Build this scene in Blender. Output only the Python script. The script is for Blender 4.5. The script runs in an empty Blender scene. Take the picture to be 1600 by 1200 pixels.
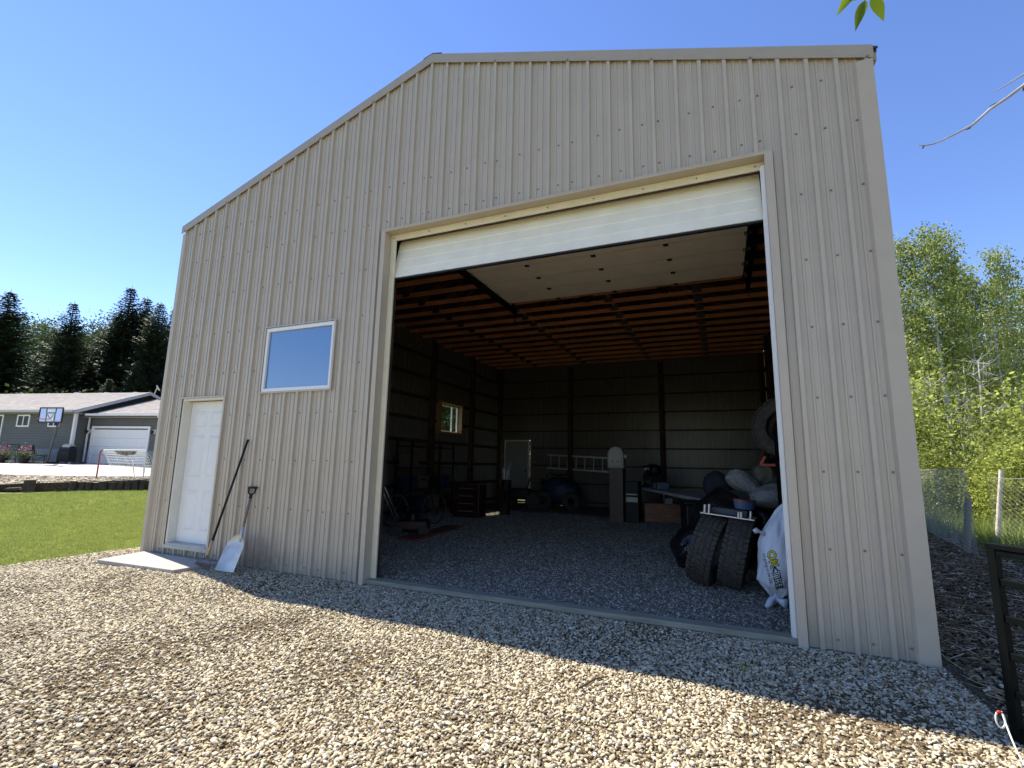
import bpy, bmesh, math, random
import numpy as np
from mathutils import Vector, Matrix, Euler
from mathutils.bvhtree import BVHTree
PI = math.pi
rnd = random.Random(7)
S = bpy.context.scene
COL = S.collection

# ------------------------------------------------------------------ camera
cd = bpy.data.cameras.new('camera'); cam = bpy.data.objects.new('camera', cd); COL.objects.link(cam)
CP = Vector((3.2465, -4.7221, 1.3758))
RT = Vector((0.9191, 0.3934, 0.0197)); UP = Vector((0.0460, -0.1570, 0.9865)); FW = Vector((-0.3912, 0.9059, 0.1624))
m = Matrix((RT, UP, -FW)).transposed().to_4x4(); m.translation = CP
cam.matrix_world = m
cd.sensor_width = 36; cd.lens = 36*763.76/1600; cd.clip_start = 0.02; cd.clip_end = 2000
S.camera = cam
# ------------------------------------------------------------------ light
SUN = Vector((-0.69, 0.175, 1.0)).normalized()
w = bpy.data.worlds.new('World'); S.world = w; w.use_nodes = True
nt = w.node_tree; sk = nt.nodes.new('ShaderNodeTexSky'); sk.sky_type = 'NISHITA'; sk.sun_disc = False
sk.sun_elevation = math.asin(SUN.z); sk.sun_rotation = math.atan2(SUN.x, SUN.y)
sk.altitude = 700; sk.air_density = 1.0; sk.dust_density = 0.0; sk.ozone_density = 2.6
hs_ = nt.nodes.new('ShaderNodeHueSaturation'); hs_.inputs['Saturation'].default_value = 1.12; hs_.inputs['Value'].default_value = 1.0; hs_.inputs['Hue'].default_value = 0.512; nt.links.new(sk.outputs[0], hs_.inputs['Color'])
nt.links.new(hs_.outputs[0], nt.nodes['Background'].inputs[0]); nt.nodes['Background'].inputs[1].default_value = 0.125
sl = bpy.data.lights.new('sun', 'SUN'); so = bpy.data.objects.new('sun', sl); COL.objects.link(so)
sl.energy = 5.0; sl.angle = math.radians(0.53); sl.color = (1.0, 0.945, 0.82)
so.rotation_euler = SUN.to_track_quat('Z', 'Y').to_euler(); so.location = (0, 0, 30)
vs = S.view_settings; vs.view_transform = 'Standard'; vs.look = 'None'; vs.exposure = 1.03; vs.gamma = 1; vs.use_curve_mapping = False

# ------------------------------------------------------------------ helpers
def ray(u, v):
    f = 763.76
    return RT*((u-800)/f) + FW - UP*((v-600)/f)
def atD(u, v, D): return CP + ray(u, v)*D
def atz(u, v, z):
    d = ray(u, v); return CP + d*((z-CP.z)/d.z)
def aty(u, v, y):
    d = ray(u, v); return CP + d*((y-CP.y)/d.y)

MATS = {}
def mat(name, col, rough=0.6, metal=0.0, var=0.12, scale=6.0, bump=0.0, bscale=60.0, spec=0.5, trans=0.0, col2=None, stretch=None, rand=0.0, coat=0.0):
    if name in MATS: return MATS[name]
    M = bpy.data.materials.new(name); M.use_nodes = True; t = M.node_tree; n = t.nodes; L = t.links
    b = n['Principled BSDF']; b.inputs['Roughness'].default_value = rough; b.inputs['Metallic'].default_value = metal
    b.inputs['Specular IOR Level'].default_value = spec; b.inputs['Coat Weight'].default_value = coat
    tc = n.new('ShaderNodeTexCoord'); mp = n.new('ShaderNodeMapping'); L.new(tc.outputs['Object'], mp.inputs[0])
    if stretch: mp.inputs['Scale'].default_value = stretch
    ns = n.new('ShaderNodeTexNoise'); ns.inputs['Scale'].default_value = scale; ns.inputs['Detail'].default_value = 6
    L.new(mp.outputs[0], ns.inputs['Vector'])
    rp = n.new('ShaderNodeValToRGB'); L.new(ns.outputs[0], rp.inputs[0])
    c1 = [max(0, c*(1-var)) for c in col]; c2 = [min(1, c*(1+var)) for c in col] if col2 is None else col2
    rp.color_ramp.elements[0].color = (*c1, 1); rp.color_ramp.elements[1].color = (*c2, 1)
    rp.color_ramp.elements[0].position = 0.3; rp.color_ramp.elements[1].position = 0.7
    out = rp.outputs[0]
    if rand > 0:
        oi = n.new('ShaderNodeObjectInfo'); hs = n.new('ShaderNodeHueSaturation')
        mr = n.new('ShaderNodeMapRange'); mr.inputs[3].default_value = 1-rand; mr.inputs[4].default_value = 1+rand
        L.new(oi.outputs['Random'], mr.inputs[0]); L.new(mr.outputs[0], hs.inputs['Value']); L.new(out, hs.inputs['Color']); out = hs.outputs[0]
    L.new(out, b.inputs['Base Color'])
    if bump > 0:
        nb = n.new('ShaderNodeTexNoise'); nb.inputs['Scale'].default_value = bscale; nb.inputs['Detail'].default_value = 4
        L.new(mp.outputs[0], nb.inputs['Vector'])
        bp = n.new('ShaderNodeBump'); bp.inputs['Strength'].default_value = bump; bp.inputs['Distance'].default_value = 0.02
        L.new(nb.outputs[0], bp.inputs['Height']); L.new(bp.outputs[0], b.inputs['Normal'])
    if trans > 0:
        tr = n.new('ShaderNodeBsdfTranslucent'); mx = n.new('ShaderNodeMixShader'); mx.inputs[0].default_value = trans
        L.new(out, tr.inputs[0]); L.new(b.outputs[0], mx.inputs[1]); L.new(tr.outputs[0], mx.inputs[2])
        L.new(mx.outputs[0], n['Material Output'].inputs[0])
    MATS[name] = M; return M

class MB:
    def __init__(s): s.v = []; s.f = []
    def add(s, vs, fs):
        k = len(s.v); s.v += [tuple(p) for p in vs]; s.f += [tuple(i+k for i in f) for f in fs]; return s
    def box(s, x0, x1, y0, y1, z0, z1, M=None):
        vs = [Vector((x, y, z)) for z in (z0, z1) for y in (y0, y1) for x in (x0, x1)]
        if M: vs = [M @ q for q in vs]
        return s.add(vs, [(0,2,3,1),(4,5,7,6),(0,1,5,4),(2,6,7,3),(0,4,6,2),(1,3,7,5)])
    def bar(s, a, b, w, h=None, up=(0,0,1)):
        a = Vector(a); b = Vector(b); h = h or w; d = (b-a).normalized(); u = Vector(up)
        if abs(d.dot(u)) > .98: u = Vector((1,0,0))
        x = d.cross(u).normalized(); z = x.cross(d).normalized()
        vs = [p + x*i*w/2 + z*j*h/2 for p in (a, b) for j in (-1, 1) for i in (-1, 1)]
        return s.add(vs, [(0,1,3,2),(4,6,7,5),(0,4,5,1),(1,5,7,3),(3,7,6,2),(2,6,4,0)])
    def tube(s, pts, r, n=8, cap=True):
        pts = [Vector(p) for p in pts]; rs = r if isinstance(r, (list, tuple)) else [r]*len(pts)
        vs = []; prev = None
        for i, p in enumerate(pts):
            d = (pts[min(i+1, len(pts)-1)] - pts[max(i-1, 0)]).normalized()
            u = prev if prev is not None else (Vector((0,0,1)) if abs(d.z) < .9 else Vector((1,0,0)))
            x = d.cross(u).normalized(); y = x.cross(d).normalized(); prev = y
            for k in range(n):
                a = 2*PI*k/n; vs.append(p + (x*math.cos(a) + y*math.sin(a))*rs[i])
        fs = [(i*n+k, i*n+(k+1) % n, (i+1)*n+(k+1) % n, (i+1)*n+k) for i in range(len(pts)-1) for k in range(n)]
        if cap: fs += [tuple(range(n))[::-1], tuple((len(pts)-1)*n+k for k in range(n))]
        return s.add(vs, fs)
    def lathe(s, prof, n=16, M=None, sx=1, sy=1):
        vs = [Vector((r*math.cos(2*PI*k/n)*sx, r*math.sin(2*PI*k/n)*sy, z)) for r, z in prof for k in range(n)]
        if M: vs = [M @ q for q in vs]
        fs = [(i*n+k, i*n+(k+1) % n, (i+1)*n+(k+1) % n, (i+1)*n+k) for i in range(len(prof)-1) for k in range(n)]
        if prof[0][0] > 1e-4: fs.append(tuple(range(n))[::-1])
        if prof[-1][0] > 1e-4: fs.append(tuple((len(prof)-1)*n+k for k in range(n)))
        return s.add(vs, fs)
    def prism(s, poly, M, t):
        n = len(poly); vs = [M @ Vector((x, y, 0)) for x, y in poly] + [M @ Vector((x, y, t)) for x, y in poly]
        return s.add(vs, [tuple(range(n))[::-1], tuple(range(n, 2*n))] + [(i, (i+1) % n, n+(i+1) % n, n+i) for i in range(n)])
    def build(s, name, material, parent=None, smooth=False, bevel=0, **kw):
        me = bpy.data.meshes.new(name); me.from_pydata(s.v, [], s.f); me.update()
        if material: me.materials.append(material)
        if smooth: me.shade_smooth()
        o = bpy.data.objects.new(name, me); COL.objects.link(o)
        if parent: o.parent = parent
        if bevel:
            b = o.modifiers.new('bevel', 'BEVEL'); b.width = bevel; b.segments = 2; b.limit_method = 'ANGLE'
        tag(o, **kw); return o
def tag(o, label=None, cat=None, group=None, kind=None):
    if label: o['label'] = label
    if cat: o['category'] = cat
    if group: o['group'] = group
    if kind: o['kind'] = kind
    return o
def empty(name, loc=(0,0,0), rz=0, rot=None, **kw):
    o = bpy.data.objects.new(name, None); COL.objects.link(o); o.location = loc
    o.rotation_euler = rot if rot else (0, 0, rz); o.empty_display_size = .1
    return tag(o, **kw)
def put(name, me, parent=None, **kw):
    o = bpy.data.objects.new(name, me); COL.objects.link(o)
    if parent: o.parent = parent
    return tag(o, **kw)
def copy_tree(o, parent=None, kids=None):
    c = o.copy(); COL.objects.link(c); c.parent = parent
    for ch in list(o.children): copy_tree(ch, c)
    return c

# ------------------------------------------------------------------ materials
TAN = (0.475, 0.41, 0.322)
def siding_material():
    M = mat('painted_siding', TAN, rough=0.32, var=0.035, scale=3.0, bump=0.04, bscale=220)
    n = M.node_tree.nodes; L = M.node_tree.links; b = n['Principled BSDF']
    src = b.inputs['Base Color'].links[0].from_socket
    geo = n.new('ShaderNodeNewGeometry'); sp = n.new('ShaderNodeSeparateXYZ'); L.new(geo.outputs['Position'], sp.inputs[0])
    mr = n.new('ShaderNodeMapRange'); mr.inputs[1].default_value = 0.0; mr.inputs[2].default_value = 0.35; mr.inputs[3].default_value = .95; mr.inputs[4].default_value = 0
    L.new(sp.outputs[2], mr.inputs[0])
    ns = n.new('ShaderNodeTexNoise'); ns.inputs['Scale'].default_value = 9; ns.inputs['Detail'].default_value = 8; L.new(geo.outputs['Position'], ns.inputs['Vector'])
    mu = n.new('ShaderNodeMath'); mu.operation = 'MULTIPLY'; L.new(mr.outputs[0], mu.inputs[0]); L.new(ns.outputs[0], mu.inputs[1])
    # faint vertical rain streaks
    mp = n.new('ShaderNodeMapping'); mp.inputs['Scale'].default_value = (14, 14, .35); L.new(geo.outputs['Position'], mp.inputs[0])
    n2 = n.new('ShaderNodeTexNoise'); n2.inputs['Scale'].default_value = 1; n2.inputs['Detail'].default_value = 5; L.new(mp.outputs[0], n2.inputs['Vector'])
    m2 = n.new('ShaderNodeMapRange'); m2.inputs[1].default_value = .5; m2.inputs[2].default_value = .8; m2.inputs[4].default_value = .05; L.new(n2.outputs[0], m2.inputs[0])
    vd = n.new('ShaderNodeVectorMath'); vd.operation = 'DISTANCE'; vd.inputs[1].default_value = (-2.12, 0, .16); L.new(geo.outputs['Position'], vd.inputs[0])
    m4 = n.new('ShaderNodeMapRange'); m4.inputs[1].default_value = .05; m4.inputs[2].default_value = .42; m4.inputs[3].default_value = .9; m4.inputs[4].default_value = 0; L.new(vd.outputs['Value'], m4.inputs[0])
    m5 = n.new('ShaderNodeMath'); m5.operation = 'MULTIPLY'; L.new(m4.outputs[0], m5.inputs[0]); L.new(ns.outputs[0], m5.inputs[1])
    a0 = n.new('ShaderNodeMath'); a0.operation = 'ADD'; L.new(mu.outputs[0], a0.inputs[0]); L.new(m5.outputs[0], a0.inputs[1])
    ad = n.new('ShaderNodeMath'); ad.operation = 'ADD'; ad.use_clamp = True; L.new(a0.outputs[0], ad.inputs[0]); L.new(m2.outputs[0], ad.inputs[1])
    n3 = n.new('ShaderNodeTexNoise'); n3.inputs['Scale'].default_value = 1.6; n3.inputs['Detail'].default_value = 2; L.new(geo.outputs['Position'], n3.inputs['Vector'])
    b3 = n.new('ShaderNodeBump'); b3.inputs['Strength'].default_value = .35; b3.inputs['Distance'].default_value = .05; L.new(n3.outputs[0], b3.inputs['Height'])
    L.new(b.inputs['Normal'].links[0].from_socket, b3.inputs['Normal']); L.new(b3.outputs[0], b.inputs['Normal'])
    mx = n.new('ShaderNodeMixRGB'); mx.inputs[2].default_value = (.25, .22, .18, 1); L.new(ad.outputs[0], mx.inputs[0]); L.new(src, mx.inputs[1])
    L.new(mx.outputs[0], b.inputs['Base Color'])
    return M
M_SID = siding_material()
M_SIDB = mat('siding_primer_back', (0.20, 0.195, 0.19), 0.6, var=.08, scale=4)
M_TRIM = mat('tan_trim', (0.475, 0.405, 0.312), 0.4, var=.04, scale=5)
M_FASC = mat('fascia_trim', (0.38, 0.325, 0.25), 0.42, var=.04, scale=5)
M_CREAM = mat('cream_strip', (0.72, 0.66, 0.50), 0.5, var=.05, scale=8)
M_WHITE = mat('white_paint', (0.76, 0.755, 0.72), 0.45, var=.03, scale=7, bump=.03, bscale=90)
M_VINYL = mat('white_vinyl', (0.80, 0.79, 0.75), 0.35, var=.02)
M_DOORS = mat('door_section_paint', (0.85, 0.80, 0.66), 0.5, var=.05, scale=5, bump=.12, bscale=400)
M_DOORI = mat('door_section_inner', (0.74, 0.69, 0.60), 0.55, var=.06, scale=4)
M_SCREW = mat('screw_metal', (0.20, 0.18, 0.15), 0.45, .3)
M_BLACK = mat('black_plastic', (0.010, 0.010, 0.012), 0.45, var=.2, spec=.3)
M_STEELB = mat('black_painted_steel', (0.003, 0.004, 0.004), 0.6, var=.3, scale=12, bump=.03, bscale=90, spec=.08)
M_GALV = mat('galvanised_steel', (0.48, 0.48, 0.47), 0.4, .85, var=.15, scale=14)
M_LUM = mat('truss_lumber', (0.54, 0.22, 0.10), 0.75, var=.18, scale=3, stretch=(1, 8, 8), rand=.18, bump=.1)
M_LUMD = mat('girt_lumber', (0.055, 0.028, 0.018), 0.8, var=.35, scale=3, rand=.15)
M_TIMB = mat('treated_timber', (0.25, 0.24, 0.18), 0.85, var=.25, scale=5, stretch=(.6, 6, 6), bump=.4, bscale=30)
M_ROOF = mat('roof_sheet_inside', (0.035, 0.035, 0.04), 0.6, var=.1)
M_RUB = mat('tyre_rubber', (0.060, 0.052, 0.043), 0.85, var=.35, scale=18, bump=.2, bscale=120)
M_RIM = mat('wheel_metal', (.3, .3, .31), .4, .8)
M_SLAB = mat('concrete_slab', (0.37, 0.345, 0.30), 0.85, var=.14, scale=5, bump=.25, bscale=50)
M_WOOD = mat('handle_wood', (0.52, 0.36, 0.19), 0.6, var=.2, stretch=(8, 8, 1))
M_ALU = mat('shovel_aluminium', (0.50, 0.49, 0.46), 0.42, .55, var=.18, scale=9, bump=.1)
M_IRON = mat('grey_iron', (0.10, 0.10, 0.10), 0.5, .7, var=.2)
M_RED = mat('red_plastic', (0.55, 0.03, 0.02), 0.45, var=.1)
M_BROWN = mat('brown_cabinet_paint', (0.12, 0.085, 0.065), 0.5, var=.12)
M_GREY = mat('grey_plastic', (0.42, 0.42, 0.38), 0.5, var=.1)
M_BAG = mat('white_plastic_bag', (0.74, 0.78, 0.86), 0.32, var=.04, scale=6, bump=.25, bscale=14, trans=.15)
M_GBAG = mat('black_bag_plastic', (0.012, 0.012, 0.013), 0.22, var=.2, bump=.8, bscale=16)
M_CLOTH = mat('grey_fabric', (0.26, 0.26, 0.25), 0.9, var=.25, scale=30, bump=.4, bscale=40)
M_BLUE = mat('dark_blue_tarp', (0.02, 0.025, 0.07), 0.5, var=.3, scale=5, bump=.5, bscale=9)
M_WSTR = mat('striped_wood', (0.33, 0.16, 0.09), 0.6, var=.5, scale=6, stretch=(.7, 3, 12))

def leafmat(name, col, var, trans=.35):
    M = bpy.data.materials.new(name); M.use_nodes = True; n = M.node_tree.nodes; L = M.node_tree.links; b = n['Principled BSDF']
    b.inputs['Roughness'].default_value = .6; b.inputs['Specular IOR Level'].default_value = .15
    g = n.new('ShaderNodeNewGeometry'); rp = n.new('ShaderNodeValToRGB'); L.new(g.outputs['Random Per Island'], rp.inputs[0])
    e = rp.color_ramp.elements; e[0].color = (*[c*(1-var) for c in col], 1); e[1].color = (*[min(1, c*(1+var)) for c in col], 1)
    oi = n.new('ShaderNodeObjectInfo'); mr = n.new('ShaderNodeMapRange'); mr.inputs[3].default_value = .75; mr.inputs[4].default_value = 1.25
    hs = n.new('ShaderNodeHueSaturation'); L.new(oi.outputs['Random'], mr.inputs[0]); L.new(mr.outputs[0], hs.inputs['Value']); L.new(rp.outputs[0], hs.inputs['Color'])
    L.new(hs.outputs[0], b.inputs['Base Color'])
    t = n.new('ShaderNodeBsdfTranslucent'); mx = n.new('ShaderNodeMixShader'); mx.inputs[0].default_value = trans
    L.new(hs.outputs[0], t.inputs[0]); L.new(b.outputs[0], mx.inputs[1]); L.new(t.outputs[0], mx.inputs[2]); L.new(mx.outputs[0], n['Material Output'].inputs[0])
    return M
ML_ASP = leafmat('aspen_leaf', (0.29, 0.335, 0.095), .55, .42)
ML_SHR = leafmat('shrub_leaf', (0.30, 0.34, 0.075), .55, .42)
ML_DEC = leafmat('dark_leaf', (0.085, 0.115, 0.04), .35, .25)
ML_SPR = leafmat('spruce_needle', (0.055, 0.08, 0.042), .45, .12)
ML_GRS = leafmat('grass_blade', (0.26, 0.30, 0.075), .4, .35)
ML_WEED = leafmat('weed_blade', (0.16, 0.20, 0.05), .5, .35)
M_BARKP = mat('pale_bark', (0.50, 0.48, 0.42), .85, var=.35, scale=6, stretch=(2, 2, 1))
M_BARKD = mat('dark_bark', (0.07, 0.055, 0.04), .9, var=.4, scale=8)
M_BARKG = mat('grey_dead_bark', (0.36, 0.34, 0.33), .85, var=.3, scale=9)

# ------------------------------------------------------------------ terrain
def hsh(x, y): return math.sin(x*1.9+.7)*math.cos(y*1.6+1.1) + .6*math.sin(x*3.7-y*2.9+.4) + .35*math.cos(x*6.1+y*5.3)
def gz(x, y):
    z = 0.009*hsh(x, y)
    z += .02*math.exp(-((y+.75)/.35)**2)*math.exp(-((x-1.3)/1.4)**2)
    k = min(1, abs(y)/.35) if -5 < x < 5 else 1
    return z*k*(0.6+.4*min(1, abs(y)/1.5))
def sheet(name, xs, ys, fn, material, inside=None, **kw):
    nx = len(xs); ny = len(ys); vs = [(x, y, fn(x, y)) for y in ys for x in xs]
    fs = []
    for j in range(ny-1):
        for i in range(nx-1):
            if inside and not inside((xs[i]+xs[i+1])/2, (ys[j]+ys[j+1])/2): continue
            fs.append((j*nx+i, j*nx+i+1, (j+1)*nx+i+1, (j+1)*nx+i))
    b = MB(); b.v = vs; b.f = fs
    return b.build(name, material, smooth=True, **kw)
def fr(a, b, st):
    n = max(1, int(round((b-a)/st))); return [a+(b-a)*i/n for i in range(n+1)]
# lawn and field to the horizon
M_LAWN = mat('lawn_soil_grass', (0.185, 0.215, 0.055), .95, var=.25, scale=.7, bump=.6, bscale=90, col2=(0.30, 0.295, 0.10))
far = [-1500, -600, -250, -110, -60, -40]; near = fr(-30, 30, 1.0); farp = [40, 60, 110, 250, 600, 1500]
sheet('ground', far+near+farp, far+near+farp, lambda x, y: -0.03 + (0 if abs(x) < 11 and abs(y) < 14 else .012*math.sin(x*.9)*math.cos(y*.7)), M_LAWN, kind='structure')
# gravel pad
def pad_edge(y):
    if y < -1.4: return -5.1 - (-1.4-y)*1.1
    return -5.12 - .05*math.sin(y*2.2)
def gravelmat(name, c1, c2, sc, bs=.9):
    M = bpy.data.materials.new(name); M.use_nodes = True; n = M.node_tree.nodes; L = M.node_tree.links; b = n['Principled BSDF']; b.inputs['Roughness'].default_value = .92; b.inputs['Specular IOR Level'].default_value = .15
    g = n.new('ShaderNodeNewGeometry'); v = n.new('ShaderNodeTexVoronoi'); v.inputs['Scale'].default_value = sc; L.new(g.outputs['Position'], v.inputs['Vector'])
    sp = n.new('ShaderNodeSeparateColor'); L.new(v.outputs['Color'], sp.inputs[0])
    rp = n.new('ShaderNodeValToRGB'); L.new(sp.outputs[0], rp.inputs[0]); rp.color_ramp.elements[0].color = (*c1, 1); rp.color_ramp.elements[1].color = (*c2, 1)
    L.new(rp.outputs[0], b.inputs['Base Color'])
    bp = n.new('ShaderNodeBump'); bp.invert = True; bp.inputs['Strength'].default_value = bs; bp.inputs['Distance'].default_value = .015; L.new(v.outputs['Distance'], bp.inputs['Height']); L.new(bp.outputs[0], b.inputs['Normal'])
    return M
M_GRAV = gravelmat('gravel_bed', (0.07, 0.05, 0.03), (0.26, 0.20, 0.12), 45)
M_GRAVI = gravelmat('grey_gravel_bed', (0.12, 0.105, 0.08), (0.36, 0.32, 0.26), 55)
M_MULCH = gravelmat('leaf_litter_soil', (0.035, 0.025, 0.016), (0.12, 0.095, 0.06), 40)
gx = [-16, -13, -11, -9.5, -8.4, -7.6, -7] + fr(-6.4, 6.4, .16) + [7, 8, 9.5, 12]; gy = [-16, -13, -11, -9, -8, -7, -6.4] + fr(-6, 0.16, .16)
sheet('gravel_pad', gx, gy, lambda x, y: gz(x, y)-.004, M_GRAV, inside=lambda x, y: x > pad_edge(y) and (y < 0.02 or x < -4.5 or x > 4.6), kind='structure')
sheet('gravel_strip', fr(-5.3, -4.62, .17), fr(.12, 13, .3), lambda x, y: -.006, M_GRAV, inside=lambda x, y: x > pad_edge(y), kind='structure')
sheet('interior_gravel_floor', fr(-4.56, 4.56, .24), fr(-.02, 12.16, .24), lambda x, y: .012+.008*hsh(x, y)*min(1, max(0, y)), M_GRAVI, kind='structure')
sheet('mulch_ground', fr(4.62, 8.6, .2), fr(-1.0, 15, .25), lambda x, y: .002+.02*abs(hsh(x*.8, y))*.6, M_MULCH, inside=lambda x, y: x < 7.75+.25*math.sin(y*1.7) and y > -.9+.5*(x-4.6)*.3 , kind='structure')

# ------------------------------------------------------------------ scatter with geometry nodes
def scatter(name, surf, protos, density, dmin, smin, smax, tilt, label, cat, seed=0, patch=None):
    c = bpy.data.collections.new(name+'_kinds')
    for p in protos: c.objects.link(p)
    ng = bpy.data.node_groups.new(name+'_scatter', 'GeometryNodeTree')
    ng.interface.new_socket('Geometry', in_out='INPUT', socket_type='NodeSocketGeometry'); ng.interface.new_socket('Geometry', in_out='OUTPUT', socket_type='NodeSocketGeometry')
    N = ng.nodes; L = ng.links; gi = N.new('NodeGroupInput'); go = N.new('NodeGroupOutput')
    d = N.new('GeometryNodeDistributePointsOnFaces')
    if dmin > 0: d.distribute_method = 'POISSON'; d.inputs['Distance Min'].default_value = dmin; d.inputs['Density Max'].default_value = density
    else: d.inputs['Density'].default_value = density
    d.inputs['Seed'].default_value = seed
    if patch:
        po = N.new('GeometryNodeInputPosition'); nz = N.new('ShaderNodeTexNoise'); nz.inputs['Scale'].default_value = patch[0]; nz.inputs['Detail'].default_value = 5; L.new(po.outputs[0], nz.inputs['Vector'])
        mrg = N.new('ShaderNodeMapRange'); mrg.inputs[1].default_value = patch[1]; mrg.inputs[2].default_value = patch[2]; q_ = 1 if dmin > 0 else density; mrg.inputs[3].default_value = patch[3]*q_; mrg.inputs[4].default_value = q_; L.new(nz.outputs[0], mrg.inputs[0])
        L.new(mrg.outputs[0], d.inputs['Density Factor' if dmin > 0 else 'Density'])
    ci = N.new('GeometryNodeCollectionInfo'); ci.inputs[0].default_value = c; ci.inputs['Separate Children'].default_value = True; ci.inputs['Reset Children'].default_value = True
    io = N.new('GeometryNodeInstanceOnPoints'); io.inputs['Pick Instance'].default_value = True
    r = N.new('FunctionNodeRandomValue'); r.data_type = 'FLOAT_VECTOR'; r.inputs[0].default_value = (-tilt, -tilt, 0); r.inputs[1].default_value = (tilt, tilt, 6.283)
    sc = N.new('FunctionNodeRandomValue'); sc.data_type = 'FLOAT'; sc.inputs[2].default_value = smin; sc.inputs[3].default_value = smax; sc.inputs['Seed'].default_value = 5
    ri = N.new('FunctionNodeRandomValue'); ri.data_type = 'INT'; ri.inputs[4].default_value = 0; ri.inputs[5].default_value = len(protos)-1; ri.inputs['Seed'].default_value = 9
    L.new(gi.outputs[0], d.inputs['Mesh']); L.new(d.outputs['Points'], io.inputs['Points']); L.new(ci.outputs[0], io.inputs['Instance'])
    L.new(r.outputs[0], io.inputs['Rotation']); L.new(sc.outputs[1], io.inputs['Scale']); L.new(ri.outputs[2], io.inputs['Instance Index'])
    L.new(io.outputs[0], go.inputs[0])
    md = surf.modifiers.new('scatter', 'NODES'); md.node_group = ng
    surf.name = name; tag(surf, label=label, cat=cat, kind='stuff'); return surf
def proto(name, vs, fs, material, smooth=True):
    me = bpy.data.meshes.new(name); me.from_pydata(vs, [], fs); me.materials.append(material)
    if smooth: me.shade_smooth()
    return bpy.data.objects.new(name, me)
def pebble(name, seed, material, flat=(1, .78, .5), sub=2, rough=.18):
    r = random.Random(seed); bm = bmesh.new(); bmesh.ops.create_icosphere(bm, subdivisions=sub, radius=.5)
    ph = [r.uniform(0, 6) for _ in range(6)]
    for v in bm.verts:
        p = v.co*2
        k = 1 + rough*(math.sin(p.x*2.1+ph[0])*math.cos(p.y*2.3+ph[1]) + .7*math.sin(p.z*2.7+p.x+ph[2])+.4*math.sin(p.y*4+ph[3]))
        v.co = Vector((v.co.x*flat[0], v.co.y*flat[1], v.co.z*flat[2]))*k
    me = bpy.data.meshes.new(name); bm.to_mesh(me); bm.free(); me.materials.append(material)
    if rough < .3: me.shade_smooth()
    return bpy.data.objects.new(name, me)
def stonemat(name, stops, rough=.7):
    M = bpy.data.materials.new(name); M.use_nodes = True; n = M.node_tree.nodes; L = M.node_tree.links; b = n['Principled BSDF']; b.inputs['Roughness'].default_value = rough; b.inputs['Specular IOR Level'].default_value = .18
    oi = n.new('ShaderNodeObjectInfo'); rp = n.new('ShaderNodeValToRGB'); L.new(oi.outputs['Random'], rp.inputs[0]); cr = rp.color_ramp
    cr.interpolation = 'LINEAR'
    while len(cr.elements) < len(stops): cr.elements.new(.5)
    for i, (p, c) in enumerate(stops): cr.elements[i].position = p; cr.elements[i].color = (*c, 1)
    tc = n.new('ShaderNodeTexCoord'); ns = n.new('ShaderNodeTexNoise'); ns.inputs['Scale'].default_value = 3.5; ns.inputs['Detail'].default_value = 6; L.new(tc.outputs['Object'], ns.inputs['Vector'])
    mr = n.new('ShaderNodeMapRange'); mr.inputs[3].default_value = .55; mr.inputs[4].default_value = 1.35; L.new(ns.outputs[0], mr.inputs[0])
    hs = n.new('ShaderNodeHueSaturation'); L.new(mr.outputs[0], hs.inputs['Value']); L.new(rp.outputs[0], hs.inputs['Color'])
    L.new(hs.outputs[0], b.inputs['Base Color']); return M
M_PEB = stonemat('river_pebble', [(0, (.14,.10,.06)), (.14, (.34,.265,.165)), (.34, (.51,.42,.265)), (.55, (.66,.565,.37)), (.7, (.37,.315,.23)), (.84, (.72,.635,.46)), (.93, (.23,.19,.145)), (1, (.84,.79,.65))])
M_CRU = stonemat('crushed_grey_stone', [(0, (.12,.105,.08)), (.4, (.26,.23,.18)), (.75, (.42,.375,.30)), (1, (.62,.57,.47))])
M_CHIP = stonemat('dry_litter', [(0, (.055,.036,.02)), (.4, (.16,.11,.06)), (.8, (.30,.23,.145)), (1, (.60,.51,.38))])
M_GRIT = stonemat('brown_grit', [(0, (.06,.04,.022)), (.5, (.16,.11,.06)), (.85, (.30,.22,.13)), (1, (.5,.42,.28))])
def chip(name, seed):
    r = random.Random(seed); pts = [(math.cos(a)*r.uniform(.6, 1)*.5, math.sin(a)*r.uniform(.25, .5)*.5, r.uniform(-.05, .12)) for a in [k*PI/3 for k in range(6)]]
    return proto(name, [(0, 0, .08)]+pts, [(0, i+1, (i+1) % 6+1) for i in range(6)], M_CHIP, False)
pebs = [pebble('pebble_kind', i, M_PEB, (1, rnd.uniform(.55, .9), rnd.uniform(.34, .6)), rough=.24) for i in range(11)]
xs = fr(-6.4, 6.2, .16)
s1 = sheet('s', xs, fr(-5.6, 0, .16), lambda x, y: gz(x, y)+.002, None, inside=lambda x, y: x > pad_edge(y)+.02 and not (-4.3 < x < -2.9 and -.66 < y < -.08))
scatter('pebbles', s1, pebs, 5200, .0115, .010, .035, .7, 'loose tan river pebbles covering the yard in front of the shop', 'gravel', patch=(.9, .36, .5, .38))
s1c = put('s', s1.data.copy())
scatter('fine_grit', s1c, [pebble('grit_kind', 80+i, M_GRIT, (1, .8, .6), sub=1, rough=.3) for i in range(4)], 3600, 0, .004, .013, .6, 'brown fine grit and dirt crumbs between the yard pebbles', 'grit', seed=31)
s1d = put('s', s1.data.copy())
scatter('dark_debris', s1d, [chip('debris_kind', 90+i) for i in range(4)], 55, 0, .01, .035, .5, 'small dark leaf and bark bits scattered over the pebbles', 'debris', seed=33, patch=(1.3, .45, .6, .1))
s1b = sheet('s', [-14, -12, -10, -9, -8, -7] + fr(-6.4, 8, .6) + [9, 10, 11], fr(-11, -5.6, .3), lambda x, y: gz(x, y)+.002, None, inside=lambda x, y: x > pad_edge(y)+.02)
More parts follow.
